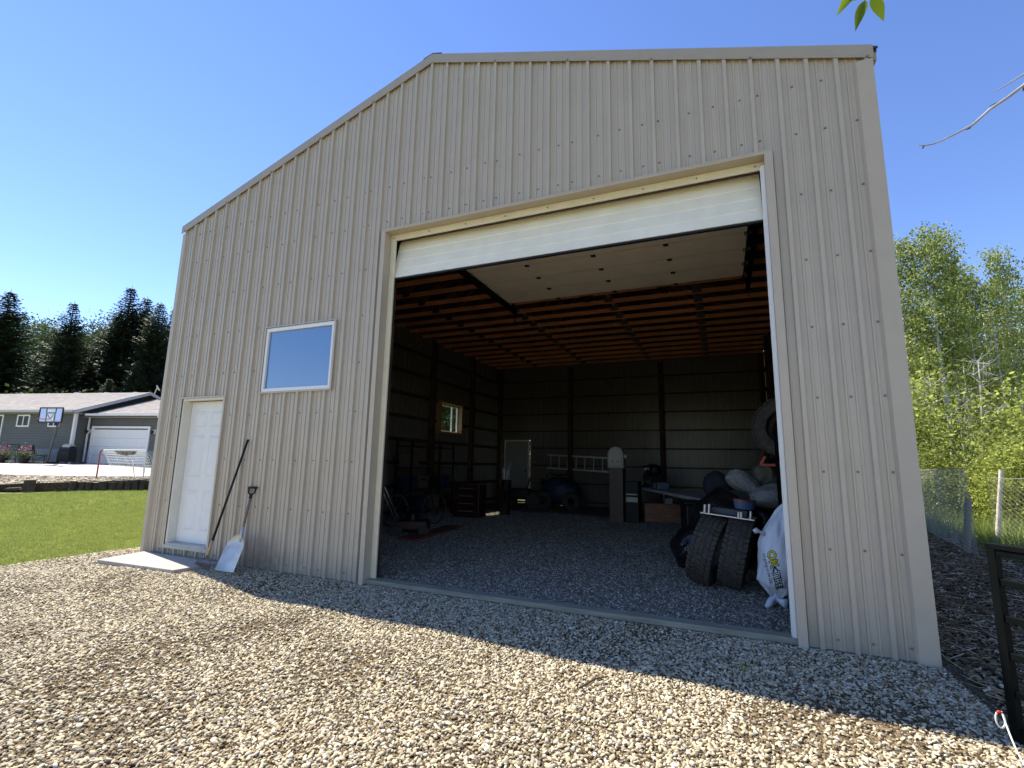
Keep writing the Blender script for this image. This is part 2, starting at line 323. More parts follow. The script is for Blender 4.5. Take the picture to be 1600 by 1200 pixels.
scatter('pebbles', s1b, pebs, 900, .02, .03, .055, .45, 'loose tan pebbles of the yard behind the viewpoint', 'gravel', seed=2)
s2 = sheet('s', fr(-5.25, -4.66, .16), fr(.02, 4, .16), lambda x, y: -.002, None, inside=lambda x, y: x > pad_edge(y)+.02)
scatter('pebbles', s2, pebs, 1700, .017, .02, .045, .45, 'narrow strip of pebbles between lawn and left side wall', 'gravel', seed=3)
crs = [pebble('stone_kind', 40+i, M_CRU, (1, rnd.uniform(.7, .95), rnd.uniform(.5, .75)), sub=1, rough=.3) for i in range(6)]
s3 = sheet('s', fr(-4.5, 4.5, .3), fr(.16, 9.0, .3), lambda x, y: .016+.008*hsh(x, y)*min(1, max(0, y)), None)
scatter('crushed_stone', s3, crs, 2100, .015, .012, .03, .6, 'grey crushed stone covering the floor inside the big doorway', 'gravel', seed=4)
# mulch bits : flat chips and twigs
def twigm(name, seed, L_, r_):
    r = random.Random(seed); b = MB(); p = Vector((-L_/2, 0, 0)); pts = [p.copy()]
    for k in range(4): p = p + Vector((L_/4, r.uniform(-.18, .18)*L_*.4, r.uniform(-.02, .05)*L_)); pts.append(p.copy())
    b.tube(pts, [r_, r_*.9, r_*.8, r_*.6, r_*.3], 5); return proto(name, b.v, b.f, M_CHIP)
def chip(name, seed):
    r = random.Random(seed); pts = [(math.cos(a)*r.uniform(.6, 1)*.5, math.sin(a)*r.uniform(.25, .5)*.5, r.uniform(-.05, .12)) for a in [k*PI/3 for k in range(6)]]
    return proto(name, [(0, 0, .08)]+pts, [(0, i+1, (i+1) % 6+1) for i in range(6)], M_CHIP, False)
chips = [chip('chip_kind', i) for i in range(5)]
s4 = sheet('s', fr(4.7, 7.9, .2), fr(-.9, 11, .3), lambda x, y: .014+.02*abs(hsh(x*.8, y))*.6, None, inside=lambda x, y: x < 7.75+.25*math.sin(y*1.7) and y > -.8+.5*(x-4.6)*.3)
s5 = put('s', s4.data.copy())
scatter('leaf_litter', s4, chips, 1500, 0, .03, .09, .7, 'dark dry leaves and wood chips beside the right side wall', 'leaf litter', seed=5)
scatter('twigs', s5, [twigm('twig_kind', i, .3, .005) for i in range(5)], 160, 0, .4, 1.3, .25, 'thin dead twigs strewn over the shaded leaf litter', 'twigs', seed=6)
s5b = sheet('s', fr(3.6, 6.2, .2), fr(-1.6, -.1, .2), lambda x, y: gz(x, y)+.015, None)
scatter('leaf_litter', s5b, chips, 120, 0, .025, .06, .6, 'scattered dry leaf bits on the shaded pebbles by the black gate', 'leaf litter', seed=8)
# grass
def tuft(name, seed, n, h, w, spread, material):
    r = random.Random(seed); b = MB()
    for i in range(n):
        a = r.uniform(0, 6.28); x = r.uniform(-1, 1)*spread; y = r.uniform(-1, 1)*spread; hh = h*r.uniform(.5, 1.1); ln = r.uniform(.15, .7)*hh
        dx, dy = math.cos(a), math.sin(a); px, py = -dy*w, dx*w
        b.add([(x-px, y-py, -.01), (x+px, y+py, -.01), (x+px*.7+dx*ln*.35, y+py*.7+dy*ln*.35, hh*.6), (x-px*.7+dx*ln*.35, y-py*.7+dy*ln*.35, hh*.6), (x+dx*ln, y+dy*ln, hh)],
              [(0, 1, 2, 3), (3, 2, 4)])
    return proto(name, b.v, b.f, material, False)
tufts = [tuft('tuft_kind', i, 16, .05, .0022, .05, ML_GRS) for i in range(4)]
def lawn_in(x, y):
    if x > pad_edge(y)-.05: return False
    q = (Vector((x, y, 0))-CP); D = q.dot(Vector((-.393, .919, 0))); r_ = q.dot(Vector((.919, .393, 0)))
    return D > 2.5 and r_ > -1.25*D-.5
sl1 = sheet('s', fr(-11, -4.9, .2), fr(-4, 6, .25), lambda x, y: -.03, None, inside=lambda x, y: lawn_in(x, y))
scatter('lawn_grass', sl1, tufts, 420, 0, .7, 1.3, .2, 'short mown green grass of the lawn left of the shop', 'grass', seed=11)
sl2 = sheet('s', fr(-20, -11, .5), fr(-2, 9, .5), lambda x, y: -.03, None, inside=lambda x, y: lawn_in(x, y))
scatter('lawn_grass', sl2, tufts, 110, 0, 1.2, 2.0, .2, 'far part of the mown lawn below the log edging', 'grass', seed=12)
weeds = [tuft('weed_kind', 30+i, 14, .42, .006, .14, ML_WEED) for i in range(4)]
sw = sheet('s', fr(7.7, 15, .4), fr(4, 17, .4), lambda x, y: -.02, None)
scatter('tall_grass', sw, weeds, 26, 0, .5, 1.25, .25, 'tall bright green grass and weeds behind the wire fence', 'grass', seed=13)
sw2 = sheet('s', fr(7.1, 7.9, .2), fr(3.5, 15, .3), lambda x, y: 0, None, inside=lambda x, y: x > 7.45+.25*math.sin(y*1.7))
scatter('tall_grass', sw2, weeds, 40, 0, .25, .6, .3, 'green grass fringe at the foot of the wire fence', 'grass', seed=14)

# ------------------------------------------------------------------ the shop building
HW = 4.585; DEP = 12.19
def ztop(x): return 6.56 - abs(x)/3.0
bld = empty('metal_workshop', (0, 0, 0), label='large tan ribbed metal shop building with its tall overhead door raised', cat='building')
RS = .2286
PROF = [(-.023, 0), (-.017, .032), (.015, .032), (.021, 0), (.068, 0), (.072, .009), (.086, .009), (.090, 0), (.1366, 0), (.1406, .009), (.1546, .009), (.1586, 0)]
def profile(x0, x1, start):
    pts = []
    k = math.floor((x0-start)/RS)-1
    while start+k*RS < x1+RS:
        for o, h in PROF: pts.append((start+k*RS+o, h))
        k += 1
    def at(x):
        for (a, ha), (b, hb) in zip(pts, pts[1:]):
            if a <= x <= b: return ha+(hb-ha)*(x-a)/(b-a) if b > a else ha
        return 0
    q = [(x0, at(x0))] + [p for p in pts if x0+1e-5 < p[0] < x1-1e-5] + [(x1, at(x1))]
    return q
def panel(x0, x1, start, zb, zt, openings, place):
    b = MB(); q = profile(x0, x1, start)
    cuts = [c for o in openings for c in (o[0], o[1]) if x0 < c < x1]
    out = []
    for (a, ha), (c, hc) in zip(q, q[1:]):
        sub = [a] + sorted(k for k in cuts if a+1e-6 < k < c-1e-6) + [c]
        for s_, e_ in zip(sub, sub[1:]): out.append((s_, ha+(hc-ha)*(s_-a)/(c-a+1e-9), e_, ha+(hc-ha)*(e_-a)/(c-a+1e-9)))
    for a, ha, c, hc in out:
        mid = (a+c)/2; iv = [(zb, None)]
        for o in openings:
            if o[0] < mid < o[1]:
                new = []
                for lo, hi in iv:
                    H = ztop_max = hi if hi is not None else 99
                    if o[2] > lo: new.append((lo, min(o[2], H)))
                    if o[3] < H: new.append((max(o[3], lo), hi))
                iv = new
        for lo, hi in iv:
            t0 = zt(a) if hi is None else hi; t1 = zt(c) if hi is None else hi
            b.add([place(a, ha, lo), place(c, hc, lo), place(c, hc, t1), place(a, ha, t0)], [(0, 1, 2, 3)])
    return b
def two_sided(front, back, name):
    M = bpy.data.materials.new(name); M.use_nodes = True; n = M.node_tree.nodes; L = M.node_tree.links
    return M
def siding_two():
    # outside painted, inside primer, its tone darkened to dim the interior: chosen by the facing of the sheet itself
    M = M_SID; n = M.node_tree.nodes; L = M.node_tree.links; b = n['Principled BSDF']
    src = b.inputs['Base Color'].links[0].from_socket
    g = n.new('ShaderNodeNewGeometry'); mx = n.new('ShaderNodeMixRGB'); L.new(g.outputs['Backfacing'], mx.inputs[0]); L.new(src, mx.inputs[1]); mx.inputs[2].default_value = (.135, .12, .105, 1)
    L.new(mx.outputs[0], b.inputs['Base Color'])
siding_two()
GD = (-.57, 3.725, -.2, 4.262)      # big doorway (x0,x1,z0,z1)
WD = (-4.105, -3.205, .155, 2.24)   # walk door
WN = (-2.51, -1.28, 2.275, 3.165)   # window
OPN = [GD, WD, WN]
z3 = 3.81; ROWS = [4.8949, 4.4156] + [z3-.6096*k for k in range(6)] + [.0914]
def hexhead(b, x, y, z, r=.0085):
    b.lathe([(r*1.25, 0), (r*1.25, .002), (r, .002), (r*.95, .007), (0, .0075)], 6, Matrix.Translation((x, y, z)) @ Matrix.Rotation(PI/2, 4, 'X'))
for k in range(-5, 5):
    x0 = max(-HW+.005, k*.9144-.022) if k > -5 else -HW+.005
    x1 = (k+1)*.9144-.022 if k < 4 else HW-.005
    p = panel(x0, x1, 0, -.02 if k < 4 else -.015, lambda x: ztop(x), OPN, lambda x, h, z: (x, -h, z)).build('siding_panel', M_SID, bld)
    b = MB()
    offs = [.19*RS, 1.47*RS, 2.47*RS] + ([3.5*RS] if k >= 0 else [3.81*RS])
    for o_ in offs:
        x = k*.9144 + o_
        if abs(x) > HW-.06: continue
        for z in ROWS:
            if any(o[0]-.07 < x < o[1]+.07 and o[2]-.05 < z < o[3]+.05 for o in OPN) or z > ztop(x)-.2: continue
            hexhead(b, x+rnd.uniform(-.004, .004), -.001, z+rnd.uniform(-.006, .006))
    b.build('screw_heads', M_SCREW, p, kind='stuff')
# side and back walls
for s_ in (-1, 1):
    op = [(7.81, 9.05, 2.31, 3.17)] if s_ < 0 else []
    k = 0; y = 0.0
    while y < DEP-.01:
        y1 = min(y+.9144, DEP)
        pl = (lambda x, h, z: (-HW-h, x, z)) if s_ < 0 else (lambda x, h, z: (HW+h, x, z))
        pb = panel(y, y1, 0, -.02, lambda x: 5.068, op, pl)
        if s_ < 0: pb.f = [f[::-1] for f in pb.f]
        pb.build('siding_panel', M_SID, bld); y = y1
bd = (-4.26, -3.28, .1, 2.27)
for k in range(-5, 5):
    x0 = max(-HW+.005, k*.9144-.022); x1 = min(HW-.005, (k+1)*.9144-.022)
    pb = panel(x0, x1, 0, -.02, lambda x: ztop(x)+.043, [bd], lambda x, h, z: (x, DEP+h, z)); pb.f = [f[::-1] for f in pb.f]
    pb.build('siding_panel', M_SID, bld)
for s_ in (-1, 1): MB().box(s_*4.50, s_*4.625, DEP+.026, DEP+.03, -.03, 4.98).box(s_*4.621, s_*4.625, DEP-.12, DEP+.026, -.03, 4.98).build('corner_trim', M_TRIM, bld)
for s_ in (-1, 1): MB().box(s_*4.586, s_*4.6205, DEP-.12, DEP-.116, -.03, 4.98).box(s_*4.50, s_*4.62, DEP+.0305, DEP+.034, 4.90, 5.06).build('corner_filler', M_TRIM, bld)  # added filler blocks light leaking in at the back corners
# corner trims
MB().box(4.487, 4.612, -.0365, -.0330, -.03, 4.965).box(4.608, 4.612, -.0330, .12, -.03, 4.93).add([(4.470, -.001, -.03), (4.487, -.0365, -.03), (4.487, -.0365, 4.975), (4.470, -.001, 4.975)], [(0, 1, 2, 3)]).build('corner_trim', M_TRIM, bld)
MB().box(-4.612, -4.545, -.0365, -.0330, -.03, 4.94).box(-4.612, -4.608, -.0330, .12, -.03, 4.94).add([(-4.545, -.0365, -.03), (-4.53, -.001, -.03), (-4.53, -.001, 4.94), (-4.545, -.0365, 4.94)], [(0, 1, 2, 3)]).build('corner_trim', M_TRIM, bld)
# base drip flashing
for a, c in ((3.79, 4.64), (-4.6, -4.12), (-3.2, -.63)):
    MB().box(a, c, -.040, -.0225, -.034, -.018).build('base_flashing', M_TRIM, bld)
# rake fascia: two lengths each slope
def rake(xa, xb, name='rake_trim'):
    zt = lambda x: 6.64-abs(x)/3.0
    b = MB(); sa = []
    for x in (xa, xb):
        sa.append([(x, -.042, zt(x)-.137), (x, -.040, zt(x)-.008), (x, .05, zt(x)-.004), (x, .05, zt(x)-.014), (x, -.034, zt(x)-.018), (x, -.034, zt(x)-.137)])
    vs = sa[0]+sa[1]; fs = [(i, (i+1) % 6, 6+(i+1) % 6, 6+i) for i in range(6)] + [(5, 4, 3, 2, 1, 0), (6, 7, 8, 9, 10, 11)]
    b.add(vs, fs); o = b.build(name, M_FASC, bld)
    s = MB()
    for k in range(-5, 6):
        x = k*.9144
        if min(xa, xb) < x < max(xa, xb) and k != 0: hexhead(s, x, -.043, zt(x)-.128)
    s.build('screw_heads', M_SCREW, o, kind='stuff')
rake(-4.655, -2.2); rake(-2.199, 0.0); rake(0.001, 2.62); rake(2.621, 4.62)
# roof sheets, ridge cap
for s_ in (-1, 1):
    y = -.03; 
    while y < DEP:
        y1 = min(y+.9144, DEP+.05); b = MB()
        q = profile(y, y1, 0)
        for (a, ha), (c, hc) in zip(q, q[1:]):
            pts = []
            for (yy, hh) in ((a, ha), (c, hc)):
                for xx in (0.0, 4.66): pts.append((s_*xx, yy, 6.605-xx/3+hh))
            b.add(pts, [(0, 1, 3, 2) if s_ > 0 else (2, 3, 1, 0)])
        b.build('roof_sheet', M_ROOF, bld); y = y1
MB().add([(-.14, y, 6.605) for y in (-.036, DEP+.06)] + [(0, y, 6.646) for y in (-.036, DEP+.06)] + [(.14, y, 6.605) for y in (-.036, DEP+.06)], [(0, 2, 3, 1), (2, 4, 5, 3)]).build('ridge_cap', M_BLACK, bld)
MB().box(4.60, 4.655, .02, DEP, 4.98, 5.06).build('eave_trim', M_FASC, bld); MB().box(-4.655, -4.60, .02, DEP, 4.98, 5.06).build('eave_trim', M_FASC, bld)
# big doorway: trims, reveal, cream weather strips
x0, x1, zt = -.565, 3.72, 4.258
def lip(b, lst):
    for a in lst: b.box(*a)
lb = MB(); lip(lb, [(x0-.062, x0-.0, -.041, -.0330, -.02, zt+.03), (x0-.062, x0-.052, -.040, -.034, -.02, zt+.03)]); lb.build('door_trim', M_TRIM, bld)
lb = MB(); lip(lb, [(x1, x1+.068, -.041, -.0330, -.03, zt+.03), (x1+.030, x1+.036, -.040, -.034, -.03, zt), (x1+.060, x1+.068, -.042, -.034, -.03, zt+.03)]); lb.build('door_trim', M_TRIM, bld)
lb = MB(); lip(lb, [(x0-.001, x1+.001, -.041, -.0330, zt, zt+.032), (x0-.066, x1+.07, -.044, -.034, zt+.0215, zt+.034)]); lb.build('door_trim', M_TRIM, bld)
MB().box(x0-.012, x0, -.0330, .16, -.02, zt).build('jamb_liner', M_TRIM, bld)
MB().box(x1, x1+.012, -.0330, .16, -.02, zt).build('jamb_liner', M_TRIM, bld)
MB().box(x0, x1, -.0330, .16, zt, zt+.012).build('head_liner', M_TRIM, bld)
def strip(b, pts, wdir, wd):
    return b
b = MB(); b.box(x0+.001, x0+.072, .088, .110, .03, zt-.075); b.box(x0+.020, x0+.026, .082, .088, .03, zt-.06); b.box(x0+.044, x0+.050, .082, .088, .03, zt-.06)
for z in (.4, 1.0, 1.6, 2.2, 2.8, 3.4, 4.0): hexhead(b, x0+.035, .087, z, .006)
b.build('weather_strip', M_CREAM, bld)
b = MB(); b.box(x1-.030, x1-.001, .02, .110, .03, zt-.075); b.box(x1-.036, x1-.030, .05, .056, .03, zt-.075); b.build('weather_strip', M_VINYL, bld)  # cream strip like the others; white colour carries the light falling on it
b = MB(); b.box(x0+.001, x1-.001, .088, .110, zt-.074, zt-.001); b.box(x0+.002, x1-.002, .080, .088, zt-.030, zt-.024); b.box(x0+.002, x1-.002, .080, .088, zt-.055, zt-.049)
b.build('weather_strip', M_CREAM, bld)
sb = MB()
for k in range(9): hexhead(sb, x0+.05+k*.52, .081, zt-.040, .007)
sb.build('screw_heads', M_SCREW, bld, kind='stuff')
MB().box(x0-.04, x1+.04, .0, .14, -.09, .055).build('timber_sill', M_TIMB, bld, bevel=.006)
# overhead door
sec_pts = [(.135, 3.685), (.262, 4.215), (.55, 4.545)] + [(.55+.548*k, 4.560) for k in range(1, 7)]
dx0, dx1 = -.535, 3.69
for i, (a, c) in enumerate(zip(sec_pts, sec_pts[1:])):
    A = Vector((0, a[0], a[1])); B = Vector((0, c[0], c[1])); d = (B-A); L_ = d.length; d.normalize(); nrm = Vector((0, -d.z, d.y)) # toward outside/up
    b = MB(); gro = [.0, .22, .235, .47, .485, .72, .735, 1.0] if i < 2 else [0, .09, .10, .19, .20, .29, .30, .39, .40, .49, .50, .59, .60, .69, .70, .79, .80, .89, .90, 1.0]
    def dp(t, off, x): return Vector((x, 0, 0)) + A + d*(L_*t) + nrm*off
    ts = [.004+.992*g for g in gro]
    face = []
    for j, t in enumerate(ts): face.append((t, .0 if True else 0))
    outer = [(t, .022 + (.005 if (i < 2 and j % 2 == 0 and 0 < j < len(ts)-1) else 0)) for j, t in enumerate(ts)]
    inner = [(t, -.022 - (.009 if (j % 2 == 1 and 0 < j < len(ts)-1) else 0)) for j, t in enumerate(ts)]
    ring = outer + inner[::-1]; n = len(ring)
    vs = [dp(t, o, dx0) for t, o in ring] + [dp(t, o, dx1) for t, o in ring]
    fs = [(k, (k+1) % n, n+(k+1) % n, n+k) for k in range(n)] + [tuple(range(n))[::-1], tuple(range(n, 2*n))]
    o = b.add(vs, fs).build('door_section', M_DOORS if i < 1 else M_DOORI, bld)
    if i == 0:
        MB().box(dx0, dx1, .11, .15, 3.664, 3.682).build('bottom_seal', M_BLACK, o)
    if i >= 1:
        for hx in (.48, 1.56, 2.62):
            h = MB(); c0 = Vector((hx, c[0], c[1])) - nrm*.026
            h.box(hx-.035, hx+.035, c[0]-.035, c[0]+.035, c0.z-.012, c0.z-.001); h.tube([(hx-.03, c[0], c0.z-.012), (hx+.03, c[0], c0.z-.012)], .009, 6)
            h.build('hinge', M_BLACK, o)
        for s_, hx in ((-1, dx0), (1, dx1)):
            h = MB(); h.tube([(hx-.03*s_, c[0], c[1]-.02), (hx+.05*s_, c[0], c[1]-.02)], .007, 6); h.tube([(hx+.035*s_, c[0], c[1]-.02), (hx+.055*s_, c[0], c[1]-.02)], .024, 10); h.box(hx-.05, hx+.03, c[0]-.04, c[0]+.04, c[1]-.05, c[1]-.026)
            h.build('roller', M_GALV, o)
for s_, tx in ((-1, dx0-.075), (1, dx1+.075)):
    b = MB(); b.box(tx-.035, tx+.035, .58, 4.35, 4.475, 4.485); b.box(tx+s_*.03-.004, tx+s_*.03+.004, .58, 4.35, 4.485, 4.60); b.box(tx-.035, tx+.035, .58, 4.35, 4.60, 4.605)
    b.box(tx-s_*.09-.002, tx-s_*.09+.002, .6, 4.1, 4.44, 4.52)
    b.build('door_track', M_STEELB, bld)
    b = MB(); b.bar((tx, .12, .05), (tx, .12, 3.9), .06, .03); b.bar((tx, .12, 3.9), (tx, .3, 4.33), .06, .03); b.bar((tx, .3, 4.33), (tx, .6, 4.47), .06, .03); b.build('door_track', M_STEELB, bld)
    for aa, cc in (((tx, 4.3, 4.3), (tx, 4.3, 4.9)), ((tx+.02, 4.3, 4.5), (tx+.02, 3.7, 4.9)), ((tx, 2.2, 4.6), (tx, 2.2, 4.9))): MB().bar(aa, cc, .04, .006).build('track_hanger', M_STEELB, bld)
for hx in (.9, 2.3):
    MB().bar((hx, 3.85, 4.50), (hx+.25, 3.85, 4.50), .03, .02).bar((hx+.02, 3.86, 4.5), (hx+.1, 4.02, 4.44), .012).bar((hx+.22, 3.86, 4.5), (hx+.14, 4.02, 4.44), .012).build('door_bracket', M_BLACK, bld)
# walk door
wx0, wx1, wz0, wz1 = WD
b = MB(); lip(b, [(wx0-.028, wx0, -.040, -.0330, wz0-.005, wz1+.02), (wx1, wx1+.028, -.040, -.0330, wz0-.005, wz1+.02), (wx0, wx1, -.040, -.0330, wz1, wz1+.022)]); b.build('door_casing', M_TRIM, bld)
wd = empty('walk_door', (0, 0, 0)); wd.parent = bld
b = MB(); lip(b, [(wx0, wx0+.035, -.0204, .16, wz0, wz1), (wx1-.035, wx1, -.0204, .16, wz0, wz1), (wx0+.035, wx1-.035, -.0204, .16, wz1-.03, wz1)]); b.build('frame', mat('door_frame_paint', (.70, .66, .56), .5, var=.04), wd)
MB().box(wx0+.035, wx1-.035, -.035, .16, wz0-.005, wz0+.035).box(wx0-.02, wx1+.02, -.045, -.022, wz0-.035, wz0+.012).build('threshold', M_GREY, wd, bevel=.003)
dsx0, dsx1, dsz0, dsz1 = wx0+.038, wx1-.038, wz0+.038, wz1-.034
MB().box(dsx0, dsx1, .10, .145, dsz0, dsz1).build('slab', M_WHITE, wd)
W_ = dsx1-dsx0
for cx in (dsx0+W_*.29, dsx0+W_*.71):
    for za, zb in ((.22, .78), (.96, 1.56), (1.68, 1.92)):
        pw = W_*.15; za += dsz0-.05; zb += dsz0-.05
        b = MB(); o_ = [(cx-pw, za), (cx+pw, za), (cx+pw, zb), (cx-pw, zb)]; i_ = [(cx-pw+.018, za+.018), (cx+pw-.018, za+.018), (cx+pw-.018, zb-.018), (cx-pw+.018, zb-.018)]; j_ = [(cx-pw+.05, za+.05), (cx+pw-.05, za+.05), (cx+pw-.05, zb-.05), (cx-pw+.05, zb-.05)]
        if zb-za < .3: j_ = [(cx-pw+.04, za+.04), (cx+pw-.04, za+.04), (cx+pw-.04, zb-.04), (cx-pw+.04, zb-.04)]
        vs = [(x, .0995, z) for x, z in o_] + [(x, .091, z) for x, z in i_] + [(x, .0985, z) for x, z in [(a+(.012 if a < cx else -.012), c+(.012 if c < (za+zb)/2 else -.012)) for a, c in i_]] + [(x, .092, z) for x, z in j_]
        fs = []
        for r_ in range(3): fs += [(r_*4+k, r_*4+(k+1) % 4, (r_+1)*4+(k+1) % 4, (r_+1)*4+k) for k in range(4)]
        fs.append((12, 13, 14, 15)); b.add(vs, fs).build('raised_panel', M_WHITE, wd)
# window
win = empty('window', (0, 0, 0)); win.parent = bld
wx0, wx1, wz0, wz1 = WN
b = MB(); lip(b, [(wx0-.022, wx0+.004, -.041, -.0330, wz0-.02, wz1+.02), (wx1-.004, wx1+.022, -.041, -.0330, wz0-.02, wz1+.02), (wx0+.004, wx1-.004, -.041, -.0330, wz0-.02, wz0+.002), (wx0-.03, wx1+.03, -.040, -.0342, wz1+.01, wz1+.024)]); b.build('trim', M_TRIM, win)
b = MB(); fw = .048; lip(b, [(wx0+.004, wx0+fw, -.028, .05, wz0+.002, wz1), (wx1-fw, wx1-.004, -.028, .05, wz0+.002, wz1), (wx0+fw, wx1-fw, -.028, .05, wz0+.002, wz0+fw), (wx0+fw, wx1-fw, -.028, .05, wz1-fw, wz1)]); b.build('frame', M_VINYL, win, bevel=.003)
M_PANE = bpy.data.materials.new('window_pane'); M_PANE.use_nodes = True; pb_ = M_PANE.node_tree.nodes['Principled BSDF']; pb_.inputs['Base Color'].default_value = (.045, .14, .34, 1); pb_.inputs['Roughness'].default_value = .04; pb_.inputs['IOR'].default_value = 1.9; pb_.inputs['Specular IOR Level'].default_value = .9  # blue base colour stands in for the sky reflected in the pane
MB().box(wx0+fw, wx1-fw, .0, .012, wz0+fw, wz1-fw).build('pane', M_PANE, win)
# interior frame: posts, girts
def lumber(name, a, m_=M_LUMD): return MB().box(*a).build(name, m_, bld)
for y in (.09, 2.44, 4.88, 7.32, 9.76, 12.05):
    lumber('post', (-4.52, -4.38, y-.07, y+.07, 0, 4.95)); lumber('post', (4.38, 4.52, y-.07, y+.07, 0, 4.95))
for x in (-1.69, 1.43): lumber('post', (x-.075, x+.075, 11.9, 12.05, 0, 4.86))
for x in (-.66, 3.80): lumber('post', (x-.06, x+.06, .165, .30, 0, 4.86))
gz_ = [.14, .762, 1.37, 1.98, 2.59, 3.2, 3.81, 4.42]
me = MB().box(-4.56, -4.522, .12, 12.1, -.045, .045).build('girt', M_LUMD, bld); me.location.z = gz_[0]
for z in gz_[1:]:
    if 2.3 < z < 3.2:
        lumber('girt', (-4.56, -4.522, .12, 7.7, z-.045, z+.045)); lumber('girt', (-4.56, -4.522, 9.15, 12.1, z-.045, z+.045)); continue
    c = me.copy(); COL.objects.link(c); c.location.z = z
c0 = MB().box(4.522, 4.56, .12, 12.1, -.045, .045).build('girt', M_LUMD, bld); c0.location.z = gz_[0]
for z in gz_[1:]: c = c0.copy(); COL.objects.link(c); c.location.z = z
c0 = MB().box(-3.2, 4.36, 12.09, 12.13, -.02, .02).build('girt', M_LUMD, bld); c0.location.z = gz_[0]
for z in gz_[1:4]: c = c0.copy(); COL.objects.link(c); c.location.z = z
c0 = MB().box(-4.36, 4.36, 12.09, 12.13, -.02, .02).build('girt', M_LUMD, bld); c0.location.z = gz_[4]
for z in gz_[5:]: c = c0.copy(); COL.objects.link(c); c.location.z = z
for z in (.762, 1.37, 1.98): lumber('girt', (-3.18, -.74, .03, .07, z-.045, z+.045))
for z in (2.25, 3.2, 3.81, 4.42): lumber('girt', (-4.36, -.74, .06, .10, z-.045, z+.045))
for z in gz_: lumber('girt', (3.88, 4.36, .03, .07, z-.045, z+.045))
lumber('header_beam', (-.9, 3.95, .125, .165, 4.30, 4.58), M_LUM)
# trusses
def truss_members(lst):
    b = MB()
    for a, c, h, T in lst:
        a = Vector((a[0], 0, a[1])); c = Vector((c[0], 0, c[1])); d = (c-a).normalized(); n_ = Vector((-d.z, 0, d.x))*h/2; t = Vector((0, T/2, 0))
        b.add([a-n_-t, a+n_-t, c+n_-t, c-n_-t, a-n_+t, a+n_+t, c+n_+t, c-n_+t], [(0, 1, 2, 3), (7, 6, 5, 4), (0, 4, 5, 1), (1, 5, 6, 2), (2, 6, 7, 3), (3, 7, 4, 0)])
    return b
M_LUMW = mat('shade_dark_web_lumber', (0.13, 0.06, 0.032), .85, var=.3, scale=4)  # web and top chord wood darkened: roof-space shade put into its colour
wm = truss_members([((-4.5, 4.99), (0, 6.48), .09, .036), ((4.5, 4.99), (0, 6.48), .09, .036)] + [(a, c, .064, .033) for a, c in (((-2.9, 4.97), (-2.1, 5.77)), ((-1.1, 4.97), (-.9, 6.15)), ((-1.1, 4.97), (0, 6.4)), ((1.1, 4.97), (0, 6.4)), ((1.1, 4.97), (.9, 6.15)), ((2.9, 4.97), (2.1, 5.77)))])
tm = truss_members([((-4.5, 4.925), (4.5, 4.925), .09, .038)]); tb = MB()
for x in (-2.9, -1.1, 1.1, 2.9): tb.box(x-.09, x+.09, -.0225, -.0330, 4.90, 5.03).box(x-.09, x+.09, .0205, .0225, 4.90, 5.03)
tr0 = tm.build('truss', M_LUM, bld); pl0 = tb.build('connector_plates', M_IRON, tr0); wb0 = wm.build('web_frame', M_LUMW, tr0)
for k in range(1, 20):
    if k == 1: tr0.location.y = .61; continue
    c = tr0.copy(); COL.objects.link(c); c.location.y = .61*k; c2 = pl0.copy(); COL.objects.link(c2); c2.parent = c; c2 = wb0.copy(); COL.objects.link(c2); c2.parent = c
for s_ in (-1, 1):
    for k in range(8):
        x = .25+.61*k; z = 6.555-x/3
        MB().box(-.019, .019, .02, DEP-.02, -.044, .044, Matrix.Translation((s_*x, 0, z)) @ Matrix.Rotation(s_*math.atan(1/3), 4, 'Y')).build('purlin', M_LUMD, bld)
MB().bar((-1.1, .3, 5.05), (-1.1, 12, 5.05), .038, .088).build('truss_tie', M_LUM, bld); MB().bar((1.1, .3, 5.05), (1.1, 12, 5.05), .038, .088).build('truss_tie', M_LUM, bld)
# left side window
sw_ = empty('side_window', (0, 0, 0)); sw_.parent = bld
b = MB(); X0, X1 = -4.60, -4.43
for a in ((X0, X1, 7.73, 7.81, 2.25, 3.23), (X0, X1, 9.05, 9.13, 2.25, 3.23), (X0, X1, 7.81, 9.05, 2.25, 2.31), (X0, X1, 7.81, 9.05, 3.17, 3.23)): b.box(*a)
b.build('frame', mat('pine_frame', (.34, .2, .11), .7, var=.2), sw_)
b = MB()
for a in ((-4.62, -4.57, 7.812, 7.86, 2.312, 3.168), (-4.62, -4.57, 9.0, 9.048, 2.312, 3.168), (-4.62, -4.57, 7.86, 9.0, 2.312, 2.36), (-4.62, -4.57, 7.86, 9.0, 3.12, 3.168), (-4.62, -4.57, 8.66, 8.70, 2.36, 3.12)): b.box(*a)
b.build('sash', M_VINYL, sw_)
MG = bpy.data.materials.new('clear_glass'); MG.use_nodes = True; n = MG.node_tree.nodes; gl = n.new('ShaderNodeBsdfGlossy'); gl.inputs['Roughness'].default_value = .03; tp = n.new('ShaderNodeBsdfTransparent'); tp.inputs[0].default_value = (.85, .88, .86, 1); mx = n.new('ShaderNodeMixShader'); mx.inputs[0].default_value = .07
MG.node_tree.links.new(tp.outputs[0], mx.inputs[1]); MG.node_tree.links.new(gl.outputs[0], mx.inputs[2]); MG.node_tree.links.new(mx.outputs[0], n['Material Output'].inputs[0])
MB().box(-4.60, -4.596, 7.86, 9.0, 2.36, 3.12).build('pane', MG, sw_)
